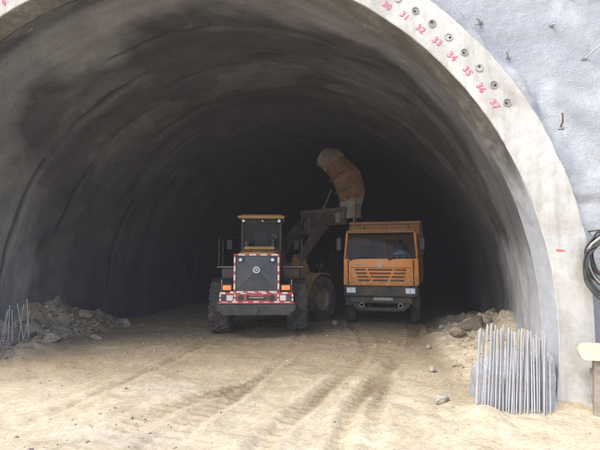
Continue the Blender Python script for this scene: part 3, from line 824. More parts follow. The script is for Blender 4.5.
    fr = part('grille_frame', 'tape_red', L, lambda b: (b.box((0, yg - 0.01, zt + 0.025), (2 * hw + 0.13, 0.05, 0.055), 0.006), b.box((0, yg - 0.01, zb - 0.02), (2 * hw + 0.13, 0.05, 0.055), 0.006),
                                               b.box((-hw - 0.035, yg - 0.01, (zb + zt) / 2), (0.06, 0.05, zt - zb + 0.05), 0.006), b.box((hw + 0.035, yg - 0.01, (zb + zt) / 2), (0.06, 0.05, zt - zb + 0.05), 0.006)))
    for i in range(4):
        for z in (zt + 0.025, zb - 0.02):
            boxp('reflective_strip', 'tape_white', fr, (-0.44 + i * 0.295 + (0.04 if z > 2 else 0), yg - 0.039, z), (0.18, 0.008, 0.042), 0.001)
        for x in (-hw - 0.035, hw + 0.035):
            boxp('reflective_strip', 'tape_white', fr, (x, yg - 0.039, zb + 0.13 + i * 0.235), (0.048, 0.008, 0.15), 0.001)
    for x in (-0.43, 0.43):
        wl = boxp('reverse_lamp', 'grille_dark', L, (x, yg - 0.05, 2.15), (0.17, 0.05, 0.14), 0.012)
        part('lens', 'lamp_clear', wl, lambda b: b.cyl((x, yg - 0.10, 2.15), (x, yg - 0.055, 2.15), 0.042, n=16))
    # fenders and platforms
    for s in (-1, 1):
        def ff(b):
            n = 12; vs_ = []
            for i in range(n + 1):
                a = R(66 + 92 * i / n)
                for r_ in (0.86, 0.89):
                    for x in (s * 0.70, s * 1.40): vs_.append((x, -r_ * math.cos(a), 0.78 + r_ * math.sin(a) * 0.92))
            fs = []
            for i in range(n):
                o = i * 4; p = o + 4
                fs += [[o, o + 1, p + 1, p], [o + 2, p + 2, p + 3, o + 3], [o, p, p + 2, o + 2], [o + 1, o + 3, p + 3, p + 1]]
            fs += [[0, 2, 3, 1], [n * 4, n * 4 + 1, n * 4 + 3, n * 4 + 2]]
            b.add(vs_, fs)
        part('fender', 'counterweight_paint', L, ff)
        boxp('platform', 'rail_steel', L, (s * 1.02, 0.72, 1.93), (0.66, 0.95, 0.04), 0.01)
        boxp('platform_box', 'boom_dirty', L, (s * 0.96, 0.72, 1.72), (0.50, 0.85, 0.36), 0.03)
        part('handrail', 'chassis', L, lambda b: (b.tube([(s * 1.30, 0.28, 1.95), (s * 1.30, 0.28, 2.75), (s * 1.30, 0.40, 2.86), (s * 1.30, 1.05, 2.86), (s * 1.30, 1.15, 2.75), (s * 1.30, 1.15, 1.95)], 0.017, 8), b.tube([(s * 1.30, 0.28, 2.4), (s * 1.30, 1.15, 2.4)], 0.014, 8)))
        part('ladder', 'chassis', L, lambda b: (b.box((s * 1.25, 1.20, 1.35), (0.05, 0.04, 1.1), 0.008), b.box((s * 0.85, 1.20, 1.35), (0.05, 0.04, 1.1), 0.008), b.box((s * 1.05, 1.20, 1.0), (0.42, 0.16, 0.03), 0.006), b.box((s * 1.05, 1.20, 1.4), (0.42, 0.16, 0.03), 0.006)))
        part('mirror', 'black_trim', L, lambda b: (b.tube([(s * 0.72, 1.75, 2.9), (s * 1.12, 1.8, 2.95), (s * 1.14, 1.8, 2.8)], 0.014, 6), b.box((s * 1.16, 1.80, 2.68), (0.20, 0.05, 0.34), 0.02)))
    # cab
    cy0, cy1, cw_, z0, z1 = 0.62, 1.95, 0.66, 1.62, 3.42
    def fcab(b):
        b.box((0, (cy0 + cy1) / 2, 1.98), (2 * cw_, cy1 - cy0, 0.72), 0.04)
        for x in (-cw_ + 0.05, cw_ - 0.05):
            for y in (cy0 + 0.05, cy1 - 0.05, (cy0 + cy1) / 2 + 0.1): b.box((x, y, 2.86), (0.09, 0.09, 1.12), 0.015)
        for y in (cy0 + 0.05, cy1 - 0.05): b.box((0, y, 3.40), (2 * cw_ - 0.1, 0.09, 0.10), 0.01)
        b.box((0, (cy0 + cy1) / 2, 3.43), (2 * cw_, cy1 - cy0, 0.05), 0.01)
    cab = part('cab', 'black_trim', L, fcab)
    boxp('rear_window', 'glass', cab, (0, cy0 + 0.03, 2.855), (2 * cw_ - 0.2, 0.012, 1.0), 0.002)
    boxp('windscreen', 'glass', cab, (0, cy1 - 0.02, 2.855), (2 * cw_ - 0.2, 0.012, 1.0), 0.002)
    for x in (-cw_ + 0.02, cw_ - 0.02): boxp('side_window', 'glass', cab, (x, (cy0 + cy1) / 2, 2.855), (0.012, cy1 - cy0 - 0.2, 1.0), 0.002)
    def froof(b):
        yc = (cy0 + cy1) / 2
        b.box((0, yc - 0.05, 3.515), (1.50, 1.75, 0.10), 0.035)
        b.box((0, yc - 0.05, 3.575), (1.30, 1.5, 0.06), 0.03)
    part('cab_roof', 'loader_yellow', L, froof)
    for x, r_ in ((-0.57, 0.045), (0.57, 0.05), (0.04, 0.028)):
        wl = boxp('work_lamp', 'black_trim', L, (x, cy0 - 0.06, 3.40), (0.13 if r_ > .03 else 0.07, 0.09, 0.12 if r_ > .03 else 0.07), 0.015)
        part('lens', 'lamp_clear', wl, lambda b: b.cyl((x, cy0 - 0.115, 3.40), (x, cy0 - 0.10, 3.40), r_, n=14))
    seat = boxp('seat', 'interior_grey', L, (0, 1.05, 2.46), (0.5, 0.5, 0.14), 0.04)
    boxp('seat_back', 'interior_grey', seat, (0, 0.84, 2.80), (0.46, 0.12, 0.62), 0.05)
    part('steering_column', 'black_trim', L, lambda b: (b.cyl((0, 1.7, 2.3), (0, 1.5, 2.75), 0.04), b.box((0, 1.8, 2.45), (0.8, 0.2, 0.35), 0.04)))
    boxp('wiper', 'black_trim', L, (0.10, cy0 + 0.005, 2.80), (0.018, 0.012, 0.55), 0.004, (0, 0.12, 0))
    # ---- front frame
    part('front_frame', 'chassis', L, lambda b: (b.box((0, -0.35, 1.05), (0.9, 1.6, 0.5), 0.03), b.cyl((-1.0, 0, 0.78), (1.0, 0, 0.78), 0.17), b.cyl((0, -0.3, 0.78), (0, 0.3, 0.78), 0.26, 0.2)), Mf)
    tower = [(-0.75, 1.2), (0.55, 1.2), (0.55, 1.5), (-0.05, 2.35), (-0.45, 2.35), (-0.75, 1.7)]
    part('boom_tower', 'loader_yellow', L, lambda b: (b.prism(tower, 0, -0.50, -0.42), b.prism(tower, 0, 0.42, 0.50), b.box((0, -0.35, 1.7), (0.84, 0.08, 0.7), 0.01)), Mf)
    for s in (-1, 1):
        def ff2(b):
            n = 10; vs_ = []
            for i in range(n + 1):
                a = R(8 + 108 * i / n)
                for r_ in (0.88, 0.91):
                    for x in (s * 0.72, s * 1.42): vs_.append((x, -r_ * math.cos(a), 0.80 + r_ * math.sin(a)))
            fs = []
            for i in range(n):
                o = i * 4; p = o + 4
                fs += [[o, o + 1, p + 1, p], [o + 2, p + 2, p + 3, o + 3], [o, p, p + 2, o + 2], [o + 1, o + 3, p + 3, p + 1]]
            fs += [[0, 2, 3, 1], [n * 4, n * 4 + 1, n * 4 + 3, n * 4 + 2]]
            b.add(vs_, fs)
            b.prism([(-0.95, 0.85), (-0.70, 0.85), (-0.2, 1.66), (-0.55, 1.60)], 0, s * 0.71, s * 0.74)
        part('front_fender', 'loader_yellow', L, ff2, Mf)
        part('headlamp', 'black_trim', L, lambda b: (b.box((s * 1.15, 0.15, 1.95), (0.22, 0.2, 0.2), 0.03), b.cyl((s * 1.15, 0.1, 1.7), (s * 1.15, 0.1, 1.9), 0.025)), Mf)
    # ---- raised boom: pivots on the tower, tip at hinge
    PIV = Vector((0, -0.30, 2.18)); TIP = Vector((0, 1.72, 3.86)); MID = Vector((0, 0.85, 3.30))
    def arm(b, x):
        for a, c, h0, h1 in ((PIV, MID, 0.30, 0.44), (MID, TIP, 0.44, 0.28)):
            d = (c - a); L_ = d.length; an = math.atan2(d.z, d.y)
            nrm = Vector((0, -math.sin(an), math.cos(an)))
            vs_ = []
            for xx in (x - 0.05, x + 0.05):
                vs_ += [(Vector((xx, a.y, a.z)) - nrm * h0 / 2), (Vector((xx, c.y, c.z)) - nrm * h1 / 2), (Vector((xx, c.y, c.z)) + nrm * h1 / 2), (Vector((xx, a.y, a.z)) + nrm * h0 / 2)]
            b.add(vs_, [[0, 1, 2, 3], [7, 6, 5, 4], [0, 4, 5, 1], [1, 5, 6, 2], [2, 6, 7, 3], [3, 7, 4, 0]])
    for x in (-0.56, 0.56):
        part('boom_arm', 'boom_dirty', L, lambda b: arm(b, x), Mf)
        part('lift_cylinder', 'chassis', L, lambda b: (b.cyl((x * 0.62, -0.05, 1.45), (x * 0.62, 0.40, 2.35), 0.075), b.cyl((x * 0.62, 0.40, 2.35), (x * 0.62, 0.85, 3.22), 0.045)), Mf)
    part('boom_crossmember', 'boom_dirty', L, lambda b: (b.cyl((-0.60, 0.90, 3.22), (0.60, 0.90, 3.22), 0.14), b.box((0, 0.95, 3.48), (0.30, 0.30, 0.5), 0.03)), Mf)
    part('bell_crank', 'boom_dirty', L, lambda b: b.prism([(0.70, 3.35), (0.95, 3.10), (1.15, 3.45), (1.02, 4.02), (0.86, 4.05)], 0, -0.08, 0.08), Mf)
    part('tilt_cylinder', 'chassis', L, lambda b: (b.cyl((0, -0.40, 2.55), (0, 0.35, 3.45), 0.09), b.cyl((0, 0.35, 3.45), (0, 0.93, 4.0), 0.05)), Mf)
    # ---- side-tipping carrier plate on the boom tip and the bucket hinged on its right end
    def fcar(b):
        b.box((0, 1.86, 4.16), (2.30, 0.10, 0.16), 0.02); b.box((0, 1.86, 3.62), (2.30, 0.10, 0.16), 0.02)
        for x in (-1.08, -0.56, 0, 0.56, 1.08): b.box((x, 1.85, 3.89), (0.09, 0.12, 0.62), 0.015)
        b.box((0, 1.90, 3.89), (2.1, 0.04, 0.5), 0.01)
    part('bucket_carrier', 'boom_dirty', L, fcar, Mf)
    TILT = R(58)
    HX, HY, HZ = 0.80, 1.90, 3.74
    Mb = Mf @ Matrix.Translation((HX, HY, HZ)) @ Matrix.Rotation(TILT, 4, 'Y') 
    BW, pr = 2.70, []
    # profile in (y, z): lip -> floor -> rounded heel -> back -> spill guard; swept from the hinge end (t=0) to the raised end (t=1)
    outer = [(1.22, -0.02), (0.85, -0.05), (0.55, -0.06), (0.22, -0.03), (0.06, 0.08), (0.0, 0.24), (0.02, 0.52), (0.12, 0.80), (0.30, 1.00), (0.50, 1.10)]
    inner = [(0.51, 1.07), (0.33, 0.97), (0.16, 0.78), (0.06, 0.51), (0.04, 0.26), (0.09, 0.12), (0.23, 0.01), (0.55, -0.02), (0.85, -0.01), (1.22, 0.01)]
    rsb = np.random.RandomState(4)
    TS = np.linspace(0, 1, 23)
    path = []; px_, pz_ = 0.0, 0.0
    for i, t_ in enumerate(TS):
        an_ = R(-26 + 38 * t_ + 16 * max(0, t_ - 0.6) / 0.4)                      # the shell bends along its length
        path.append((px_, pz_, an_)); st_ = BW / 22
        px_ -= st_ * math.cos(an_); pz_ -= st_ * math.sin(an_)
    def sect(t_, prof, off=0.0):
        f_ = t_ * 22; i = min(int(f_), 21); u = f_ - i
        x_, z_, a_ = [path[i][q] * (1 - u) + path[i + 1][q] * u for q in range(3)]
        k_ = float(np.interp(t_, [0, 0.12, 0.3, 0.55, 0.78, 0.9, 1.0], [0.62, 0.66, 0.98, 1.06, 0.86, 0.92, 0.80]))
        zs = float(np.interp(t_, [0, 0.3, 0.6, 1.0], [0.05, 0.0, 0.0, 0.06]))
        out = []
        for (y_, w_) in prof:
            dn = 0.035 * float(fbm(np.array([t_ * 9 + y_ * 2]), np.array([w_ * 4.0]), 77.0, 3)[0])
            yy = y_ * (0.75 + 0.25 * k_) - off + dn; ww = zs + (w_ + dn) * k_ - (off if w_ < 0.2 else -off * 0.3)
            out.append((x_ - math.sin(a_) * ww, yy, z_ + math.cos(a_) * ww))
        return out
    def sweep(b, t0, t1, prof, off=0.0, n=23):
        m_ = len(prof); vs_ = []; fs = []
        for t_ in np.linspace(t0, t1, n): vs_ += sect(float(t_), prof, off)
        for i in range(n - 1):
            for q in range(m_): fs.append([i * m_ + q, i * m_ + (q + 1) % m_, (i + 1) * m_ + (q + 1) % m_, (i + 1) * m_ + q])
        fs += [list(range(m_))[::-1], list(range((n - 1) * m_, n * m_))]
        b.add(vs_, fs)
    bk = part('bucket', 'bucket_paint', L, lambda b: sweep(b, 0, 1, outer + inner), Mb, 40)
    part('end_plate', 'bare_steel', bk, lambda b: sweep(b, 0.985, 1.03, outer + [(0.80, 0.70), (1.16, 0.16)], 0.01, 3), Mb)
    skin_ = outer[2:] + [(y_ + 0.012, z_ + 0.002) for y_, z_ in reversed(outer[2:])]
    part('wear_plate', 'bare_steel', bk, lambda b: sweep(b, -0.0, 0.24, skin_, 0.022, 8), Mb)
    part('wear_plate', 'bare_steel', bk, lambda b: sweep(b, 0.80, 1.0, skin_[:-1], 0.022, 8), Mb)
    part('cutting_edge', 'bare_steel', bk, lambda b: sweep(b, 0, 1, [(1.12, -0.045), (1.36, -0.005), (1.36, 0.01), (1.12, 0.02)]), Mb)
    rib_ = [(-0.05, 0.12), (-0.03, 0.0), (0.22, -0.07), (0.22, -0.02), (0.05, 0.07), (0.0, 0.26), (0.02, 0.52), (0.11, 0.78), (0.07, 0.80), (-0.04, 0.54)]
    for t_ in (0.40, 0.62): part('rib', 'boom_dirty', bk, lambda b: sweep(b, t_ - 0.012, t_ + 0.012, rib_, 0.0, 2), Mb)
    part('pivot_arm', 'bare_steel', L, lambda b: b.box((HX + 0.62, HY + 0.10, HZ + 0.30), (0.09, 0.10, 1.05), 0.02, (0, 0.05, 0)), Mf)
    # hinge lug and tipping ram
    part('hinge_lug', 'bare_steel', L, lambda b: (b.cyl((HX, HY - 0.18, HZ), (HX, HY + 0.3, HZ), 0.10), b.box((HX - 0.03, HY - 0.06, HZ + 0.12), (0.26, 0.12, 0.36), 0.03)), Mf)
    rb = Mb @ Vector((-1.25, -0.05, 0.35))
    p0 = Mf @ Vector((-0.25, 1.80, 3.60)); mid = p0.lerp(rb, 0.55)
    part('tipping_ram', 'boom_dirty', L, lambda b: (b.cyl(p0, mid, 0.075), b.cyl(mid, rb, 0.042)))
    hz_ = [Mf @ Vector((0.45, -0.2, 2.3)), Mf @ Vector((0.50, 0.5, 2.75)), Mf @ Vector((0.52, 1.0, 3.35)), Mf @ Vector((0.45, 1.7, 3.7))]
    part('hydraulic_hose', 'black_trim', L, lambda b: b.tube(hz_, 0.025, 6))
    return L, Mf, Mb
LOADER, MF, MBK = build_loader()
# hard hat hung in the loader cab
def build_hat():
    o = empty('hard_hat', LOADER.matrix_basis @ Vector((0.40, 0.86, 2.86)), 0.4)
    tag(o, 'yellow green hard hat seen through the loader cab rear window', 'hard hat')
    b = MB()
    n, m = 16, 6; vs_ = []
    for j in range(m + 1):
        a = (PI / 2) * j / m
        for i in range(n): t = 2 * PI * i / n; vs_.append((0.125 * math.cos(a) * math.cos(t), 0.15 * math.cos(a) * math.sin(t), 0.15 * math.sin(a)))
    b.add(vs_, [[j * n + i, j * n + (i + 1) % n, (j + 1) * n + (i + 1) % n, (j + 1) * n + i] for j in range(m) for i in range(n)])
    b.build('shell', 'hat_yellow', o)
    b = MB(); vs_ = []
    for r_ in (1.0, 1.22):
        for i in range(n): t = 2 * PI * i / n; e = r_ + (0.18 if (r_ > 1 and math.sin(t) < -0.5) else 0); vs_.append((0.125 * e * math.cos(t), 0.15 * e * math.sin(t), -0.004 if r_ > 1 else 0.008))
    b.add(vs_, [[i, (i + 1) % n, n + (i + 1) % n, n + i] for i in range(n)])
    b.build('brim', 'hat_yellow', o)
    MB().cyl((0, 0.1, 0.12), (0, 0.10, 0.30), 0.006, n=6).build('strap', 'black_trim', o)
build_hat()

# ------------------------------------------------------------------ dump truck (front towards the camera)
TXW, TYW, T_HEAD = 4.46, 8.55, R(9.4)
def build_truck():
    T = empty('dump_truck', (TXW, TYW, gz(TXW, TYW)), -T_HEAD)
    tag(T, 'orange dump truck facing out of the tunnel beside the loader', 'dump truck')
    # wheels
    D, W = 1.10, 0.31
    f0 = make_wheel(T, Matrix.Translation((-1.06, 0, D / 2 - 0.015)), D, W, 0.28, 26, 0.018, -1, 'rim_paint', 10, 0.0)
    f1 = make_wheel(T, Matrix.Translation((1.06, 0, D / 2 - 0.015)), D, W, 0.28, 26, 0.018, 1, 'rim_paint', 10, 0.0)
    for y in (3.9, 5.25):
        for s, src in ((-1, f0), (1, f1)):
            for x in (0.80, 1.12): copy_wheel(src, T, Matrix.Translation((s * x, y, D / 2 - 0.015)) @ Matrix.Rotation(y + x, 4, 'X'))
    part('chassis', 'chassis', T, lambda b: (b.box((-0.42, 2.6, 1.02), (0.10, 7.6, 0.28), 0.01), b.box((0.42, 2.6, 1.02), (0.10, 7.6, 0.28), 0.01), b.box((0, 6.2, 1.02), (0.8, 0.12, 0.24), 0.01), b.box((0, 2.0, 1.02), (0.8, 0.12, 0.24), 0.01),
        b.cyl((-1.0, 3.9, 0.53), (1.0, 3.9, 0.53), 0.13), b.cyl((-1.0, 5.25, 0.53), (1.0, 5.25, 0.53), 0.13)))
    part('front_axle', 'chassis', T, lambda b: (b.tube([(-0.98, 0, 0.56), (-0.62, 0, 0.50), (-0.40, 0, 0.40), (0.40, 0, 0.40), (0.62, 0, 0.50), (0.98, 0, 0.56)], 0.075, 10), b.box((-0.42, 0, 0.62), (0.09, 1.2, 0.10), 0.01), b.box((0.42, 0, 0.62), (0.09, 1.2, 0.10), 0.01)))
    part('engine_sump', 'rail_steel', T, lambda b: (b.box((0.05, -0.25, 0.86), (0.55, 0.9, 0.30), 0.05), b.cyl((-0.35, -0.75, 0.80), (0.35, -0.75, 0.80), 0.05)))
    # bumper, deep black with steps below
    def fbump(b):
        b.box((0, -1.30, 1.14), (2.36, 0.24, 0.36), 0.05)
        b.box((0, -1.24, 0.86), (1.96, 0.16, 0.22), 0.03)
        b.prism([(-0.98, 0.78), (-0.72, 0.52), (0.72, 0.52), (0.98, 0.78), (0.80, 0.78), (0.62, 0.62), (-0.62, 0.62), (-0.80, 0.78)], 1, -1.26, -1.18)
    bm_ = part('bumper', 'chassis', T, fbump)
    boxp('tow_plate', 'rail_steel', bm_, (0.08, -1.335, 0.90), (0.62, 0.03, 0.10), 0.008)
    boxp('number_panel', 'black_trim', bm_, (0.05, -1.432, 1.16), (0.56, 0.02, 0.14), 0.006)
    for x in (-0.60, 0.62): part('tow_ring', 'rail_steel', bm_, lambda b: b.tube([(x + 0.07 * math.cos(a), -1.37, 0.70 + 0.07 * math.sin(a)) for a in np.linspace(0, 2 * PI, 14)], 0.018, 6))
    for x in (-0.93, 0.93):
        hl = boxp('headlamp', 'chrome', T, (x, -1.425, 1.17), (0.31, 0.03, 0.19), 0.012)
        for q in (-0.075, 0.075): boxp('lens', 'lamp_clear', hl, (x + q, -1.442, 1.17), (0.135, 0.02, 0.165), 0.012)
        boxp('lamp_corner', 'chassis', hl, (x * 1.19, -1.41, 1.17), (0.05, 0.06, 0.17), 0.01)
    # cab shell
    zf0, zf1, zw1, zr = 1.33, 2.18, 3.00, 3.10
    yf0, yf1, yw1 = -1.40, -1.37, -1.16
    wb, wt = 1.19, 1.12
    def ffront(b):
        n = 9; vs_ = []
        xs = np.linspace(-1, 1, n)
        for z, y, w_ in ((zf0, yf0, wb), (zf0 + 0.3, yf0 - 0.01, wb), (zf1 - 0.15, yf1 - 0.02, wb - 0.01), (zf1, yf1, wb - 0.015)):
            for x in xs:
                vs_.append((x * w_, y + 0.10 * abs(x) ** 5, z))
        fs = [[j * n + i, j * n + i + 1, (j + 1) * n + i + 1, (j + 1) * n + i] for j in range(3) for i in range(n - 1)]
        o = len(vs_)
        vs_ += [(v_[0] * 0.985, v_[1] + 0.05, v_[2]) for v_ in list(vs_)]
        fs += [[o + a for a in reversed(f)] for f in fs[:]]
        # rim
        loop = [i for i in range(n)] + [j * n + n - 1 for j in range(1, 4)] + [3 * n + i for i in range(n - 2, -1, -1)] + [j * n for j in (2, 1)]
        fs += [[loop[k], loop[(k + 1) % len(loop)], o + loop[(k + 1) % len(loop)], o + loop[k]] for k in range(len(loop))]
        b.add(vs_, fs)
    front = part('front_panel', 'orange_paint', T, ffront, sharp=30)
    # louvre slots: four rows, three banks; the middle bank narrows downwards, the outer ones step inwards
    for r_ in range(4):
        z = 1.83 - r_ * 0.112
        y = yf0 - 0.012
        for a0, a1 in ((-0.80 + 0.035 * r_, -0.46 + 0.045 * r_), (-0.385 + 0.05 * r_, 0.385 - 0.05 * r_), (0.46 - 0.045 * r_, 0.80 - 0.02 * r_)):
            boxp('louvre_slot', 'black_trim', front, ((a0 + a1) / 2, y + 0.004, z), (a1 - a0, 0.02, 0.052), 0.006)
            boxp('louvre_lip', 'orange_paint', front, ((a0 + a1) / 2, y - 0.012, z + 0.026), (a1 - a0 + 0.02, 0.05, 0.014), 0.005, (0.25, 0, 0))
    for x in (-1.03, 1.03): boxp('panel_seam', 'black_trim', front, (x, yf0 + 0.045, 1.74), (0.012, 0.05, 0.80), 0.002, (0, 0, 0.5 if x > 0 else -0.5))
    boxp('panel_seam', 'black_trim', front, (0, yf0 - 0.006, 1.90), (1.9, 0.016, 0.010), 0.002)
    # emblem: ring with a twin-peaked mark
    def femb(b):
        n = 24; zc = 2.005; y = yf1 - 0.028; vs_ = []
        for i in range(n):
            a = 2 * PI * i / n
            for r_, yy in ((0.085, y - 0.02), (0.108, y - 0.02), (0.112, y + 0.02), (0.08, y + 0.02)): vs_.append((0.02 + r_ * math.cos(a) * 1.05, yy, zc + r_ * math.sin(a)))
        b.add(vs_, [[i * 4 + q, i * 4 + (q + 1) % 4, ((i + 1) % n) * 4 + (q + 1) % 4, ((i + 1) % n) * 4 + q] for i in range(n) for q in range(4)])
        for x, h in ((-0.035, 0.12), (0.035, 0.12)):
            b.prism([(0.02 + x - 0.028, zc - 0.07), (0.02 + x - 0.006, zc + h / 2), (0.02 + x + 0.006, zc + h / 2), (0.02 + x + 0.028, zc - 0.07), (0.02 + x + 0.01, zc - 0.07), (0.02 + x, zc), (0.02 + x - 0.01, zc - 0.07)], 1, y - 0.02, y + 0.01)
        b.box((0.02, y - 0.005, zc - 0.045), (0.15, 0.03, 0.018), 0.003)
    part('emblem', 'chrome', T, femb)
    # small raised lettering left of the emblem (illegible in the photograph: short strokes)
    for i in range(7): boxp('letter_stroke', 'chrome', T, (-0.80 + i * 0.062, yf1 - 0.028, 2.005 + 0.004 * (i % 2)), (0.040, 0.012, 0.032 if i > 2 else 0.022), 0.003)
    # sides, back, roof, pillars
    for s in (-1, 1):
        low = [(yf0 + 0.10, zf0), (0.45, zf0), (0.45, 2.18), (yf1 + 0.11, 2.18)]
        dr = part('door', 'orange_paint', T, lambda b: (b.prism(low, 0, s * (wb - 0.05), s * wb), b.box((s * (wt - 0.03), 0.38, 2.60), (0.07, 0.16, 0.88), 0.02), b.box((s * (wt - 0.03), -0.35, 3.02), (0.06, 1.6, 0.08), 0.015)))
        boxp('door_handle', 'black_trim', dr, (s * (wb + 0.012), 0.1, 2.0), (0.03, 0.2, 0.04), 0.008)
        part('side_window', 'glass', dr, lambda b: b.prism([(yf1 + 0.16, 2.19), (0.30, 2.19), (0.30, 2.99), (yw1 + 0.12, 2.99)], 0, s * (wt + 0.005), s * (wt + 0.017)))
        part('pillar', 'orange_paint', T, lambda b: b.tube([(s * (wb - 0.05), yf1 + 0.09, 2.16), (s * (wt - 0.03), yw1 + 0.06, 3.03)], 0.052, 8))
        part('wheel_arch', 'chassis', T, lambda b: (b.tube([(s * 1.08, 0.62 * math.cos(a), 0.56 + 0.66 * math.sin(a)) for a in np.linspace(0.2, 2.9, 10)], 0.05, 6), b.box((s * 1.08, -0.78, 0.82), (0.26, 0.30, 0.4), 0.03)))
        part('wing_mirror', 'black_trim', T, lambda b: (b.tube([(s * (wb - 0.02), yf1 + 0.05, 2.95), (s * (wb + 0.14), yf1 - 0.05, 2.98), (s * (wb + 0.16), yf1 - 0.05, 2.3), (s * (wb - 0.03), yf1 + 0.02, 2.25)], 0.012, 6), b.box((s * (wb + 0.13), yf1 - 0.06, 2.66), (0.16, 0.05, 0.40), 0.02)))
    part('cab_back', 'orange_paint', T, lambda b: (b.box((0, 0.47, 1.78), (2 * wb - 0.06, 0.05, 0.90), 0.01), b.box((-0.78, 0.47, 2.62), (0.66, 0.05, 0.84), 0.01), b.box((0.78, 0.47, 2.62), (0.66, 0.05, 0.84), 0.01), b.box((0, 0.47, 2.95), (0.94, 0.05, 0.16), 0.01), b.box((0.0, 0.46, 2.55), (0.06, 0.03, 0.66), 0.005)))
    part('cab_roof', 'orange_paint', T, lambda b: (b.box((0, -0.34, 3.075), (2 * wt + 0.02, 1.70, 0.09), 0.04), b.box((0, -0.30, 3.125), (1.9, 1.3, 0.06), 0.03)))
    part('sun_visor', 'bed_steel', T, lambda b: b.box((0, yw1 - 0.06, 3.06), (2 * wt - 0.04, 0.10, 0.05), 0.015, (0.3, 0, 0)))
    part('cab_floor', 'interior_grey', T, lambda b: (b.box((0, -0.45, 1.40), (2 * wb - 0.14, 1.7, 0.06), 0.01), b.box((0, -1.10, 2.06), (2.12, 0.34, 0.20), 0.06), b.box((0, -0.2, 1.6), (0.7, 1.2, 0.36), 0.05)))
    for x in (-0.60, 0.60):
        st = boxp('seat', 'interior_grey', T, (x, -0.15, 1.86), (0.52, 0.52, 0.16), 0.05)
        boxp('seat_back', 'interior_grey', st, (x, 0.16, 2.28), (0.50, 0.14, 0.74), 0.05)
    part('steering_wheel', 'black_trim', T, lambda b: (b.tube([(0.60 + 0.23 * math.cos(a), -0.72 + 0.09 * math.sin(a), 2.30 + 0.21 * math.sin(a)) for a in np.linspace(0, 2 * PI, 25)], 0.016, 6), b.cyl((0.60, -0.72, 2.30), (0.60, -1.0, 2.08), 0.03), b.box((0.60, -0.72, 2.30), (0.42, 0.03, 0.04), 0.01)))
    ws = part('windscreen', 'glass', T, lambda b: b.add([(-wb + 0.06, yf1 + 0.01, 2.19), (wb - 0.06, yf1 + 0.01, 2.19), (wt - 0.06, yw1 - 0.0, 3.03), (-wt + 0.06, yw1, 3.03), (-wb + 0.06, yf1 + 0.022, 2.19), (wb - 0.06, yf1 + 0.022, 2.19), (wt - 0.06, yw1 + 0.012, 3.03), (-wt + 0.06, yw1 + 0.012, 3.03)],
        [[0, 1, 2, 3], [7, 6, 5, 4], [0, 4, 5, 1], [1, 5, 6, 2], [2, 6, 7, 3], [3, 7, 4, 0]]))
    for x0, x1 in ((-0.95, -0.35), (0.30, 0.90)):
        part('wiper', 'black_trim', T, lambda b: (b.tube([(x0, yf1 - 0.03, 2.17), (x1, yf1 - 0.012, 2.235)], 0.013, 6), b.box((x0, yf1 - 0.03, 2.155), (0.09, 0.05, 0.05), 0.012), b.tube([((x0 + x1) / 2 - .12, yf1 - 0.03, 2.225), (x1 + 0.12, yf1 - 0.02, 2.245)], 0.01, 6)))
    # tipper body
    by0, by1, bw, bz0, bz1 = 0.78, 6.35, 1.27, 1.35, 3.50
    body = part('tipper_body', 'bed_steel', T, lambda b: (b.box((0, (by0 + by1) / 2, bz0), (2 * bw, by1 - by0, 0.10), 0.01), b.box((-bw + 0.03, (by0 + by1) / 2, (bz0 + bz1) / 2), (0.06, by1 - by0, bz1 - bz0), 0.01), b.box((bw - 0.03, (by0 + by1) / 2, (bz0 + bz1) / 2), (0.06, by1 - by0, bz1 - bz0), 0.01),
        b.box((0, by0 + 0.03, (bz0 + bz1) / 2), (2 * bw - 0.12, 0.05, bz1 - bz0 - 0.02), 0.01), b.box((0, by1 - 0.03, (bz0 + bz1) / 2), (2 * bw - 0.12, 0.05, bz1 - bz0 - 0.04), 0.01)))
    boxp('top_rail', 'bed_steel', body, (0, by0 - 0.02, bz1 + 0.01), (2 * bw + 0.06, 0.13, 0.11), 0.015)
    for s in (-1, 1): boxp('top_rail', 'bed_steel', body, (s * bw, (by0 + by1) / 2 + 0.1, bz1 + 0.01), (0.13, by1 - by0 - 0.1, 0.11), 0.015)
    for i in range(6): boxp('stake', 'bed_steel', body, (-bw - 0.045, by0 + 0.35 + i * 0.98, 2.40), (0.09, 0.12, 2.1), 0.015)
    for i in range(6): boxp('stake', 'bed_steel', body, (bw + 0.045, by0 + 0.35 + i * 0.98, 2.40), (0.09, 0.12, 2.1), 0.015)
    for x in (-0.8, 0.0, 0.8): boxp('stake', 'bed_steel', body, (x, by0 - 0.03, 2.45), (0.12, 0.08, 1.95), 0.015)
    part('exhaust_stack', 'chassis', T, lambda b: b.cyl((-0.9, 0.62, 1.2), (-0.9, 0.62, 2.9), 0.06))
    return T
TRUCK = build_truck()
bpy.context.view_layer.update()
# load heaped in the truck
def build_load():
    n, m = 26, 50
    xs = np.linspace(-1.18, 1.18, n); ys = np.linspace(0.90, 6.25, m)
    Xl, Yl = np.meshgrid(xs, ys, indexing='ij')
    Z = 2.45 + 0.55 * np.exp(-((Yl - 3.4) / 1.9) ** 2) * (1 - (Xl / 1.5) ** 2) + 0.25 * fbm(Xl * 1.7, Yl * 1.7, 71.0, 5)
    me = grid_mesh('spoil_load', np.stack([Xl, Yl, Z], -1))
    o = link_mesh('spoil_load', me, 'rock_brown', None, 0); o.matrix_world = TRUCK.matrix_world
    tag(o, 'broken rock spoil heaped inside the truck body', 'spoil', kind='stuff')
build_load()

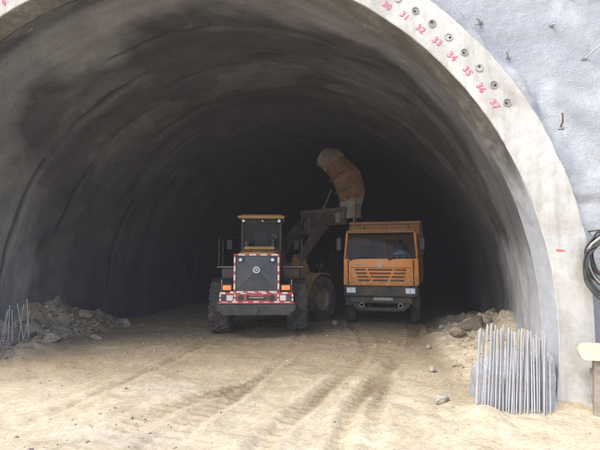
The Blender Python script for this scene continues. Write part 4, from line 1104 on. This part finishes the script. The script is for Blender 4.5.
# ------------------------------------------------------------------ driver
def skin_mesh(name, verts, edges, radii, root=0, sub=2):
    me = bpy.data.meshes.new(name); me.from_pydata(verts, edges, [])
    o = bpy.data.objects.new(name, me); COL.objects.link(o)
    o.modifiers.new('skin', 'SKIN')
    sv = me.skin_vertices[0].data
    for i, r_ in enumerate(radii): sv[i].radius = (r_, r_) if not isinstance(r_, tuple) else r_
    sv[root].use_root = True
    s = o.modifiers.new('sub', 'SUBSURF'); s.levels = sub; s.render_levels = sub
    bpy.context.view_layer.update()
    em = bpy.data.meshes.new_from_object(o.evaluated_get(bpy.context.evaluated_depsgraph_get()))
    bpy.data.objects.remove(o); em.name = name
    return em
def build_driver():
    root = empty('person', TRUCK.matrix_world @ Vector((0.60, -0.15, 1.95)), -T_HEAD)
    tag(root, 'driver in a pale shirt behind the truck windscreen, hands on the steering wheel', 'person')
    V = [(0, 0.10, 0.02), (0, 0.12, 0.22), (0, 0.10, 0.42), (0, 0.08, 0.50), (0, 0.06, 0.585), (0, 0.04, 0.66), (0, 0.03, 0.75), (0, 0.035, 0.82)]
    Rr = [(0.17, 0.13), (0.165, 0.115), (0.18, 0.115), (0.11, 0.09), (0.055, 0.055), (0.072, 0.082), (0.08, 0.095), (0.055, 0.065)]
    E = [(i, i + 1) for i in range(7)]
    for s in (-1, 1):
        b0 = len(V)
        V += [(s * 0.19, 0.09, 0.455), (s * 0.27, 0.02, 0.30), (s * 0.29, -0.12, 0.20), (s * 0.25, -0.33, 0.28), (s * 0.225, -0.47, 0.335), (s * 0.205, -0.54, 0.355)]
        Rr += [0.072, 0.058, 0.05, 0.042, 0.032, 0.036]
        E += [(2, b0)] + [(b0 + i, b0 + i + 1) for i in range(5)]
        b1 = len(V)   # legs forward over the seat
        V += [(s * 0.10, -0.02, 0.02), (s * 0.15, -0.38, 0.03), (s * 0.15, -0.52, -0.36), (s * 0.15, -0.64, -0.44)]
        Rr += [0.095, 0.075, 0.05, 0.04]
        E += [(0, b1)] + [(b1 + i, b1 + i + 1) for i in range(3)]
        for k, (dx, dz) in enumerate(((0.0, 0.028), (0.0, 0.010), (0.0, -0.008), (0.0, -0.026))):
            b2 = len(V)
            V += [(s * 0.205, -0.585, 0.355 + dz), (s * 0.205, -0.612, 0.35 + dz), (s * 0.215, -0.605, 0.325 + dz)]
            Rr += [0.0095, 0.009, 0.008]
            E += [(b0 + 5, b2), (b2, b2 + 1), (b2 + 1, b2 + 2)]
        b3 = len(V)
        V += [(s * 0.185, -0.545, 0.385), (s * 0.19, -0.585, 0.395)]; Rr += [0.011, 0.009]
        E += [(b0 + 5, b3), (b3, b3 + 1)]
    me = skin_mesh('body', V, E, Rr)
    for mn in ('cloth_white', 'skin', 'cloth_navy'): me.materials.append(MAT[mn])
    mi = []
    for p in me.polygons:
        c = p.center
        if c.z > 0.545: k = 1
        elif c.y < -0.28 and c.z > 0.15: k = 1
        elif c.z < 0.09: k = 2
        else: k = 0
        mi.append(k)
    me.polygons.foreach_set('material_index', mi)
    o = link_mesh('body', me, None, root, 60)
    # hair cap, nose, eyes, mouth, ears
    def dome(b, c, rx, ry, rz, zmin, n=18, m=8):
        vs_ = []
        for j in range(m + 1):
            a = zmin + (PI / 2 - zmin) * j / m
            for i in range(n): t = 2 * PI * i / n; vs_.append((c[0] + rx * math.cos(a) * math.cos(t), c[1] + ry * math.cos(a) * math.sin(t), c[2] + rz * math.sin(a)))
        b.add(vs_, [[j * n + i, j * n + (i + 1) % n, (j + 1) * n + (i + 1) % n, (j + 1) * n + i] for j in range(m) for i in range(n)])
    part('hair', 'hair', root, lambda b: dome(b, (0, 0.058, 0.772), 0.088, 0.105, 0.115, -0.25))
    part('nose', 'skin', root, lambda b: b.add([(-0.014, -0.062, 0.70), (0.014, -0.062, 0.70), (0, -0.088, 0.705), (0, -0.060, 0.75)], [[0, 1, 2], [0, 2, 3], [1, 3, 2], [0, 3, 1]]))
    for s in (-1, 1):
        part('eye', 'hair', root, lambda b: dome(b, (s * 0.03, -0.055, 0.745), 0.012, 0.014, 0.007, -PI / 2, 8, 4))
        part('ear', 'skin', root, lambda b: dome(b, (s * 0.082, 0.035, 0.725), 0.010, 0.022, 0.032, -PI / 2, 8, 4))
    boxp('mouth', 'hair', root, (0, -0.058, 0.672), (0.045, 0.008, 0.006), 0.002)
build_driver()

# ------------------------------------------------------------------ rocks
def rock_mesh(seed, sub=3, flat=1.0, ang=0.35):
    bm = bmesh.new(); bmesh.ops.create_icosphere(bm, subdivisions=sub, radius=1.0)
    rs = np.random.RandomState(seed)
    co = np.array([v_.co[:] for v_ in bm.verts])
    # cut by random planes for broken faces
    for k in range(16):
        nrm = rs.normal(size=3); nrm /= np.linalg.norm(nrm); d = rs.uniform(0.38, 0.80)
        over = co @ nrm - d
        co = co - np.outer(np.clip(over, 0, None), nrm) * 0.93
    co = co + (co / np.linalg.norm(co, axis=1, keepdims=True)) * (0.22 * fbm(co[:, 0] * 2.6 + seed, co[:, 1] * 2.6, co[:, 2] * 2.6, 5))[:, None]
    co[:, 2] *= flat
    for v_, c in zip(bm.verts, co): v_.co = c
    me = bpy.data.meshes.new('rock'); bm.to_mesh(me); bm.free()
    return me
ROCKS = {}
for mn in ('rock_pale', 'rock_brown', 'rock_grey', 'rock_tan'):
    ROCKS[mn] = []
    for k in range(4):
        me_ = rock_mesh(100 + k * 7 + len(mn), 4, 0.75 + 0.12 * k)
        me_.materials.append(MAT[mn]); me_.polygons.foreach_set('use_smooth', [True] * len(me_.polygons)); me_.set_sharp_from_angle(angle=R(20))
        ROCKS[mn].append(me_)
def put_rock(mn, k, x, y, size, rz, label, group=None, sink=0.25, tilt=(0, 0), name='rock', cat='rock'):
    o = bpy.data.objects.new(name, ROCKS[mn][k % 4]); COL.objects.link(o)
    s = size if isinstance(size, tuple) else (size, size * 0.85, size * 0.75)
    o.scale = s
    o.location = (x, y, gz(x, y) + s[2] * (0.72 - sink))
    o.rotation_euler = (tilt[0], tilt[1], rz)
    tag(o, label, cat, group)
    return o
put_rock('rock_pale', 0, 4.52, 0.02, (0.19, 0.13, 0.12), 0.5, 'pale flat-topped stone lying at the sunlit toe of the right spoil bank', sink=0.1)
put_rock('rock_pale', 2, 4.74, 1.75, (0.11, 0.09, 0.08), 1.3, 'small pale stone on the right spoil bank above the flat-topped stone', sink=0.1)
put_rock('rock_pale', 1, 5.05, 3.7, (0.10, 0.08, 0.07), 2.1, 'small pale stone higher up the right spoil bank', sink=0.1)
put_rock('rock_brown', 3, 6.30, 4.55, (0.50, 0.34, 0.24), 0.4, 'big brown boulder on top of the right spoil bank against the wall', sink=0.3, tilt=(0.2, -0.45))
put_rock('rock_tan', 1, 5.85, 4.2, (0.24, 0.2, 0.2), 1.4, 'medium tan rock just left of the big boulder', sink=0.15)
put_rock('rock_pale', 3, 2.78, 9.0 - 1.55, (0.13, 0.12, 0.11), 0.2, 'grey stone beside the left front tyre of the truck', sink=0.1)
rs = np.random.RandomState(11)
for k in range(12):
    y = rs.uniform(0.6, 6.8); x = float(wall_x(y, 0.0, 1)) - rs.uniform(0.15, 1.5)
    s = rs.uniform(0.05, 0.16)
    put_rock(('rock_tan', 'rock_tan', 'rock_pale')[k % 3], k, x, y, (s * 1.2, s, s * 0.8), rs.uniform(0, 6), 'small loose rock in the spoil bank along the right tunnel wall', 'loose rocks in the right spoil bank', sink=0.3)
for k in range(26):
    y = rs.uniform(1.2, 6.4); x = float(wall_x(y, 0.0, -1)) + rs.uniform(0.1, 1.0) ** 1.3 * 1.5
    s = rs.uniform(0.05, 0.15)
    put_rock(('rock_tan', 'rock_brown', 'rock_grey')[k % 3], k, x, y, (s * 1.3, s, s * 0.8), rs.uniform(0, 6), 'rock in the grey spoil bank along the left tunnel wall', 'rocks in the left spoil bank', sink=0.5, tilt=(rs.uniform(-.4, .4), rs.uniform(-.4, .4)))
# broken mortar slabs on the left bank
for k, (x, y, sx, sy, sz, rz, lab) in enumerate((
        (-3.55, 4.3, 0.55, 0.28, 0.13, 0.2, 'flat pale mortar slab at the toe of the left spoil bank'),
        (-4.65, 5.5, 0.50, 0.42, 0.32, 0.7, 'large broken mortar lump high on the left spoil bank'),
        (-4.2, 3.4, 0.45, 0.35, 0.28, 1.9, 'rounded mortar lump low on the left spoil bank near the steel bars'),
        (-3.9, 6.6, 0.50, 0.30, 0.22, 2.6, 'mortar lump at the far end of the left spoil bank'))):
    put_rock('rock_tan', k, x, y, (sx * 0.8, sy * 0.8, sz * 0.8), rz, lab, sink=0.6, tilt=(0.3 * (k - 1), 0.35 - 0.2 * k), name='mortar_lump', cat='rubble')

# pebbles and clods on the ground
def build_pebbles():
    rs = np.random.RandomState(5)
    b_v = []; b_f = []
    base = bmesh.new(); bmesh.ops.create_icosphere(base, subdivisions=1, radius=1.0)
    bv = np.array([v_.co[:] for v_ in base.verts]); bf = [[v_.index for v_ in f.verts] for f in base.faces]; base.free()
    n = 3000
    xs = rs.uniform(-4.5, 7.2, n); ys = -2.6 + 11 * rs.rand(n) ** 1.5
    dens = fbm(xs * 0.9, ys * 0.9, 91.0, 3) + np.exp(-(((xs - 0.35) / 0.9) ** 2 + ((ys + 1.7) / 0.4) ** 2)) + 0.3 * sst(-0.5, 1, ys)
    keep = dens + rs.uniform(-0.35, 0.35, n) > 0.08
    xs = xs[keep]; ys = ys[keep]; hs = ground_all(xs, ys)[0]
    V = []; F = []; o = 0
    for x, y, h in zip(xs, ys, hs):
        s = 0.006 + 0.020 * rs.rand() ** 3.5 + (0.02 if rs.rand() < 0.03 else 0)
        vv = bv * (1 + 0.35 * rs.normal(size=(len(bv), 1)) * 0.6) * np.array([s * rs.uniform(0.9, 1.6), s * rs.uniform(0.8, 1.2), s * 0.75])
        a = rs.uniform(0, 6.28); c, sn = math.cos(a), math.sin(a)
        w = np.stack([vv[:, 0] * c - vv[:, 1] * sn + x, vv[:, 0] * sn + vv[:, 1] * c + y, vv[:, 2] + h + s * 0.2], -1)
        V.append(w); F += [[i + o for i in f] for f in bf]; o += len(bv)
    V = np.concatenate(V)
    me = bpy.data.meshes.new('pebbles'); me.from_pydata(V.tolist(), [], F)
    ob = link_mesh('pebbles', me, 'pebble_mix', None, 0)
    tag(ob, 'small stones and clods scattered over the dirt', 'pebbles', kind='stuff')
build_pebbles()

def build_rubble(name, side, n, y0, y1, reach, mat, label, seed):
    rs = np.random.RandomState(seed)
    V = []; F = []; o = 0
    ys = rs.uniform(y0, y1, n); xs = wall_x(ys, 0.0, side) - side * (0.08 + reach * rs.rand(n) ** 1.2)
    hs = ground_all(xs, ys)[0]
    faces = [[0, 1, 2, 3], [7, 6, 5, 4], [0, 4, 5, 1], [1, 5, 6, 2], [2, 6, 7, 3], [3, 7, 4, 0]]
    cube = np.array([(-1, -1, -1), (1, -1, -1), (1, 1, -1), (-1, 1, -1), (-1, -1, 1), (1, -1, 1), (1, 1, 1), (-1, 1, 1)], float)
    for x, y, h in zip(xs, ys, hs):
        s = 0.012 + 0.045 * rs.rand() ** 4
        q = (cube + rs.uniform(-0.55, 0.55, (8, 3))) * np.array([rs.uniform(0.8, 1.6), rs.uniform(0.7, 1.1), rs.uniform(0.4, 0.9)]) * s
        M = np.array(Euler((rs.uniform(-.6, .6), rs.uniform(-.6, .6), rs.uniform(0, 6.3))).to_matrix())
        V.append(q @ M.T + np.array([x, y, h + s * 0.25])); F += [[i + o for i in f] for f in faces]; o += 8
    me = bpy.data.meshes.new(name); me.from_pydata(np.concatenate(V).tolist(), [], F)
    tag(link_mesh(name, me, mat, None, 0), label, 'rubble', kind='stuff')
build_rubble('rubble', -1, 700, 0.8, 6.8, 1.3, 'rock_tan', 'broken stone fragments strewn over the left spoil bank', 41)
build_rubble('rubble', 1, 260, 0.6, 7.5, 1.2, 'rock_tan', 'broken stone fragments strewn over the right spoil bank', 42)

# ------------------------------------------------------------------ steel bars
def rebar_mesh(L_, r_, seed):
    b = MB(); rs = np.random.RandomState(seed)
    n = 8; pts = []; rad = []
    m = int(L_ / 0.035)
    for i in range(m + 1):
        t = i / m
        pts.append((0.006 * math.sin(t * 2.2 + seed), 0.006 * math.sin(t * 3 + seed * 2), t * L_)); rad.append(r_ * (1.0 if i % 2 else 0.86))
    b.tube(pts, rad, n)
    return b
rb_src = [rebar_mesh(1.55, 0.0115, k).build('steel_bar', 'rebar', None, 30) for k in range(3)]
rs = np.random.RandomState(21)
used = 0
def put_bar(x, y, z, lean_x, lean_y, rz, sc_, label, group, name='steel_bar'):
    global used
    src = rb_src[used % 3]
    o = src if used < 3 else src.copy()
    if used >= 3: COL.objects.link(o)
    used += 1
    o.location = (x, y, z); o.rotation_euler = (lean_x, lean_y, rz); o.scale = (1, 1, sc_)
    tag(o, label, 'steel bar', group)
for k in range(58):
    t = k / 57.0
    row = k % 2
    x = 4.93 + 1.03 * t + rs.uniform(-0.012, 0.012); y = -0.42 + 0.12 * row + 0.05 * t + rs.uniform(-0.03, 0.03)
    put_bar(x, y, gz(x, y) - 0.22, rs.uniform(-0.02, 0.02), 0.085 - 0.05 * t + rs.uniform(-0.022, 0.022), 0.0, 0.83 + 0.05 * math.sin(t * 3.3) + rs.uniform(-0.05, 0.045), 'pale upright steel bar in the close row beside the right foot of the arch', 'upright steel bars at the right')
for k in range(9):
    x = -5.50 + 0.085 * k + rs.uniform(-0.03, 0.03) ; y = 2.75 + 0.05 * k
    put_bar(x + 0.25, y, gz(x + 0.25, y) - 0.25, rs.uniform(-0.06, 0.06), -0.14 + rs.uniform(-0.09, 0.05), rs.uniform(0, 6), 0.78 + rs.uniform(-0.08, 0.1), 'short leaning steel bar standing in the left spoil bank', 'leaning steel bars at the left')

# pale concrete footing behind the bars
def build_footing():
    n, m = 60, 40
    u = np.linspace(0, 1, n); w = np.linspace(0, 1, m)
    U, W = np.meshgrid(u, w, indexing='ij')
    x = 5.05 + 1.10 * U + 0.06 * W
    h = 0.46 + 0.34 * U + 0.34 * fbm(U * 6, W * 2, 61.0, 5)
    # front face rises, then the top slopes back into the bank
    z = np.where(W < 0.45, W / 0.45 * h, h + 0.05 * (W - 0.45)) - 0.12
    y = np.where(W < 0.45, -0.20 + 0.25 * W, -0.20 + 0.1125 + (W - 0.45) * 1.5) + 0.10 * fbm(U * 6, W * 5, 63.0, 5)
    z = z * sst(0.0, 0.10, U) - 0.25 * (1 - sst(0.0, 0.10, U))
    me = grid_mesh('concrete_footing', np.stack([x, y, z], -1))
    o = link_mesh('concrete_footing', me, 'footing_mortar', None, 0)
    me.polygons.foreach_set('use_smooth', [True] * len(me.polygons))
    tag(o, 'pale grey mortar footing behind the row of upright steel bars', 'footing')
build_footing()

# ------------------------------------------------------------------ soil nails in the slope
nails = [((5.50, 6.38), (-0.9, 0.10), 0.14, 'bent nail with two prongs in the slope nearest above the arch numbers', True),
         ((6.66, 6.25), (0.1, -0.8), 0.07, 'short nail stub in the slope, uppermost of the single stubs', False),
         ((5.92, 5.68), (-0.7, 0.5), 0.13, 'mortar-coated nail in the slope close to number 35', False),
         ((7.12, 5.58), (0.8, 0.75), 0.26, 'long nail sticking out of the slope at the right picture edge', False),
         ((7.00, 6.75), (0.2, 0.7), 0.10, 'nail at the top right corner of the slope', False),
         ((6.56, 4.32), (-0.25, 0.9), 0.22, 'rusty nail lying along the outer edge of the arch', False)]
for k, ((x, z), (dx, dz), ln, lab, fork) in enumerate(nails):
    y = float(slope_y(np.array([x]), np.array([z]))[0])
    if k == 5: y = 0.16
    o = empty('soil_nail', (x, y, z)); tag(o, lab, 'nail', 'nails in the slope')
    tip = Vector((dx * ln, -0.10 - 0.3 * ln, dz * ln))
    mt = 'rust_steel' if k == 5 else 'rebar'
    def fb(b):
        b.tube([(0, 0.06, 0), tip * 0.4 + Vector((0, -0.03, 0)), tip], [0.015, 0.015, 0.013], 8)
        if fork: b.tube([tip * 0.1, Vector((-0.05, -0.06, -0.05)), Vector((-0.13, -0.09, -0.07))], 0.012, 8)
    part('bar', mt, o, fb)
    mb = rock_mesh(300 + k, 2, 0.9); mb.materials.append(MAT['slope_shotcrete']); mb.polygons.foreach_set('use_smooth', [True] * len(mb.polygons))
    c = bpy.data.objects.new('mortar_collar', mb); COL.objects.link(c); c.parent = o; c.scale = (0.055, 0.05, 0.055)

# ------------------------------------------------------------------ coil of hose and wire hung beside the arch
def build_coil():
    o = empty('hose_coil', (6.96, -0.05, 2.40))
    tag(o, 'coil of dark grey wire and hose hanging beside the arch at the right edge', 'hose')
    rs = np.random.RandomState(9)
    for k in range(15):
        rx = 0.20 + 0.012 * k + rs.uniform(-0.02, 0.02); rz = 0.27 + 0.012 * k + rs.uniform(-0.04, 0.04)
        cx, cz, ph = rs.uniform(-0.04, 0.04), -0.02 * k + rs.uniform(-0.04, 0.04) - 0.05, rs.uniform(0, 6)
        pts = []
        for i in range(41):
            a = 2 * PI * i / 40
            pts.append((cx + rx * math.cos(a) * (1 + 0.06 * math.sin(3 * a + ph)), -0.02 - 0.012 * k + 0.03 * math.sin(2 * a + ph), cz + rz * math.sin(a) + 0.02 * math.sin(5 * a + ph)))
        MB().tube(pts, 0.013 + 0.007 * (k % 3 == 0), 7).build('loop', 'hose' if k % 9 else 'rail_steel', o, 0)
    MB().cyl((0, -0.22, 0.27), (0, 0.55, 0.27), 0.016, n=8).build('hook', 'rust_steel', o)
build_coil()

# ------------------------------------------------------------------ timber trestle with a cream board at the right edge
def build_trestle():
    x0, y0 = 6.82, -0.42
    z0 = gz(x0, y0)
    o = empty('timber_trestle', (x0, y0, z0), -0.12)
    tag(o, 'rough timber trestle carrying a cream rounded board at the right edge', 'trestle')
    def fb(b):
        n = 8; poly = [(1.5, -0.11), (1.5, 0.12)]
        for i in range(n + 1):
            a = PI / 2 + PI * i / n
            poly.append((-0.36 + 0.09 * math.cos(a), 0.005 + 0.115 * math.sin(a)))
        b.prism([(x, z + 0.93) for x, z in poly], 1, -0.05, 0.035)
    part('board', 'cream_wood', o, fb, sharp=40)
    for x in (-0.20, 1.2):
        boxp('post', 'post_wood', o, (x, 0.09, 0.42), (0.085, 0.085, 1.0), 0.01, (0.02, 0.03, 0))
    boxp('rail', 'post_wood', o, (0.5, 0.155, 0.60), (1.5, 0.04, 0.10), 0.006, (0, 0.03, 0))
    boxp('rail', 'post_wood', o, (0.5, 0.155, 0.30), (1.5, 0.04, 0.09), 0.006, (0, -0.04, 0))
    boxp('brace', 'post_wood', o, (0.2, 0.03, 0.45), (0.05, 0.035, 0.85), 0.006, (0, 0.6, 0))
build_trestle()

# ------------------------------------------------------------------ labels by place for the look-alikes
ONES = 'first second third fourth fifth sixth seventh eighth ninth tenth eleventh twelfth thirteenth fourteenth fifteenth sixteenth seventeenth eighteenth nineteenth'.split()
def ordinal(n):
    if n < 20: return ONES[n - 1]
    t, u = divmod(n, 10)
    if u == 0: return {2: 'twentieth', 3: 'thirtieth', 4: 'fortieth', 5: 'fiftieth'}[t]
    return {2: 'twenty', 3: 'thirty', 4: 'forty', 5: 'fifty'}[t] + '-' + ONES[u - 1]
bpy.context.view_layer.update()
inv = cam_o.matrix_world.inverted()
def number_group(group, fmt):
    L_ = [o for o in sc.objects if o.get('group') == group]
    L_.sort(key=lambda o: (lambda p: p.x / -p.z)(inv @ (o.matrix_world @ Vector((0, 0, 0.6 if o.name.startswith('steel') else 0)))))
    for i, o in enumerate(L_):
        mn = o.data.materials[0].name
        col = {'rock_tan': 'tan', 'rock_brown': 'brown', 'rock_grey': 'grey', 'rock_pale': 'pale'}.get(mn, '')
        o['label'] = fmt.format(n=ordinal(i + 1), c=col)
number_group('upright steel bars at the right', '{n} bar from the left in the upright steel row at the arch foot')
number_group('leaning steel bars at the left', '{n} bar from the left among the leaning bars in the left bank')
number_group('rocks in the left spoil bank', '{c} rock in the left spoil bank, {n} of its rocks from the left')
number_group('loose rocks in the right spoil bank', 'small {c} rock in the right spoil bank, {n} loose rock from the left')

# ------------------------------------------------------------------ dusty air
def build_haze():
    b = MB(); b.box((0, -20, 14.0), (196, 148, 32.0), 0)
    o = b.build('haze', None, None, 0)
    m = bpy.data.materials.new('haze'); m.use_nodes = True; t = m.node_tree; t.nodes.clear()
    out = t.nodes.new('ShaderNodeOutputMaterial'); v = t.nodes.new('ShaderNodeVolumePrincipled')
    v.inputs['Color'].default_value = (0.84, 0.86, 1.0, 1); v.inputs['Density'].default_value = 0.0014
    t.links.new(v.outputs[0], out.inputs['Volume'])
    o.data.materials.append(m)
    tag(o, 'thin dusty air in and before the tunnel', 'haze', kind='stuff')
build_haze()
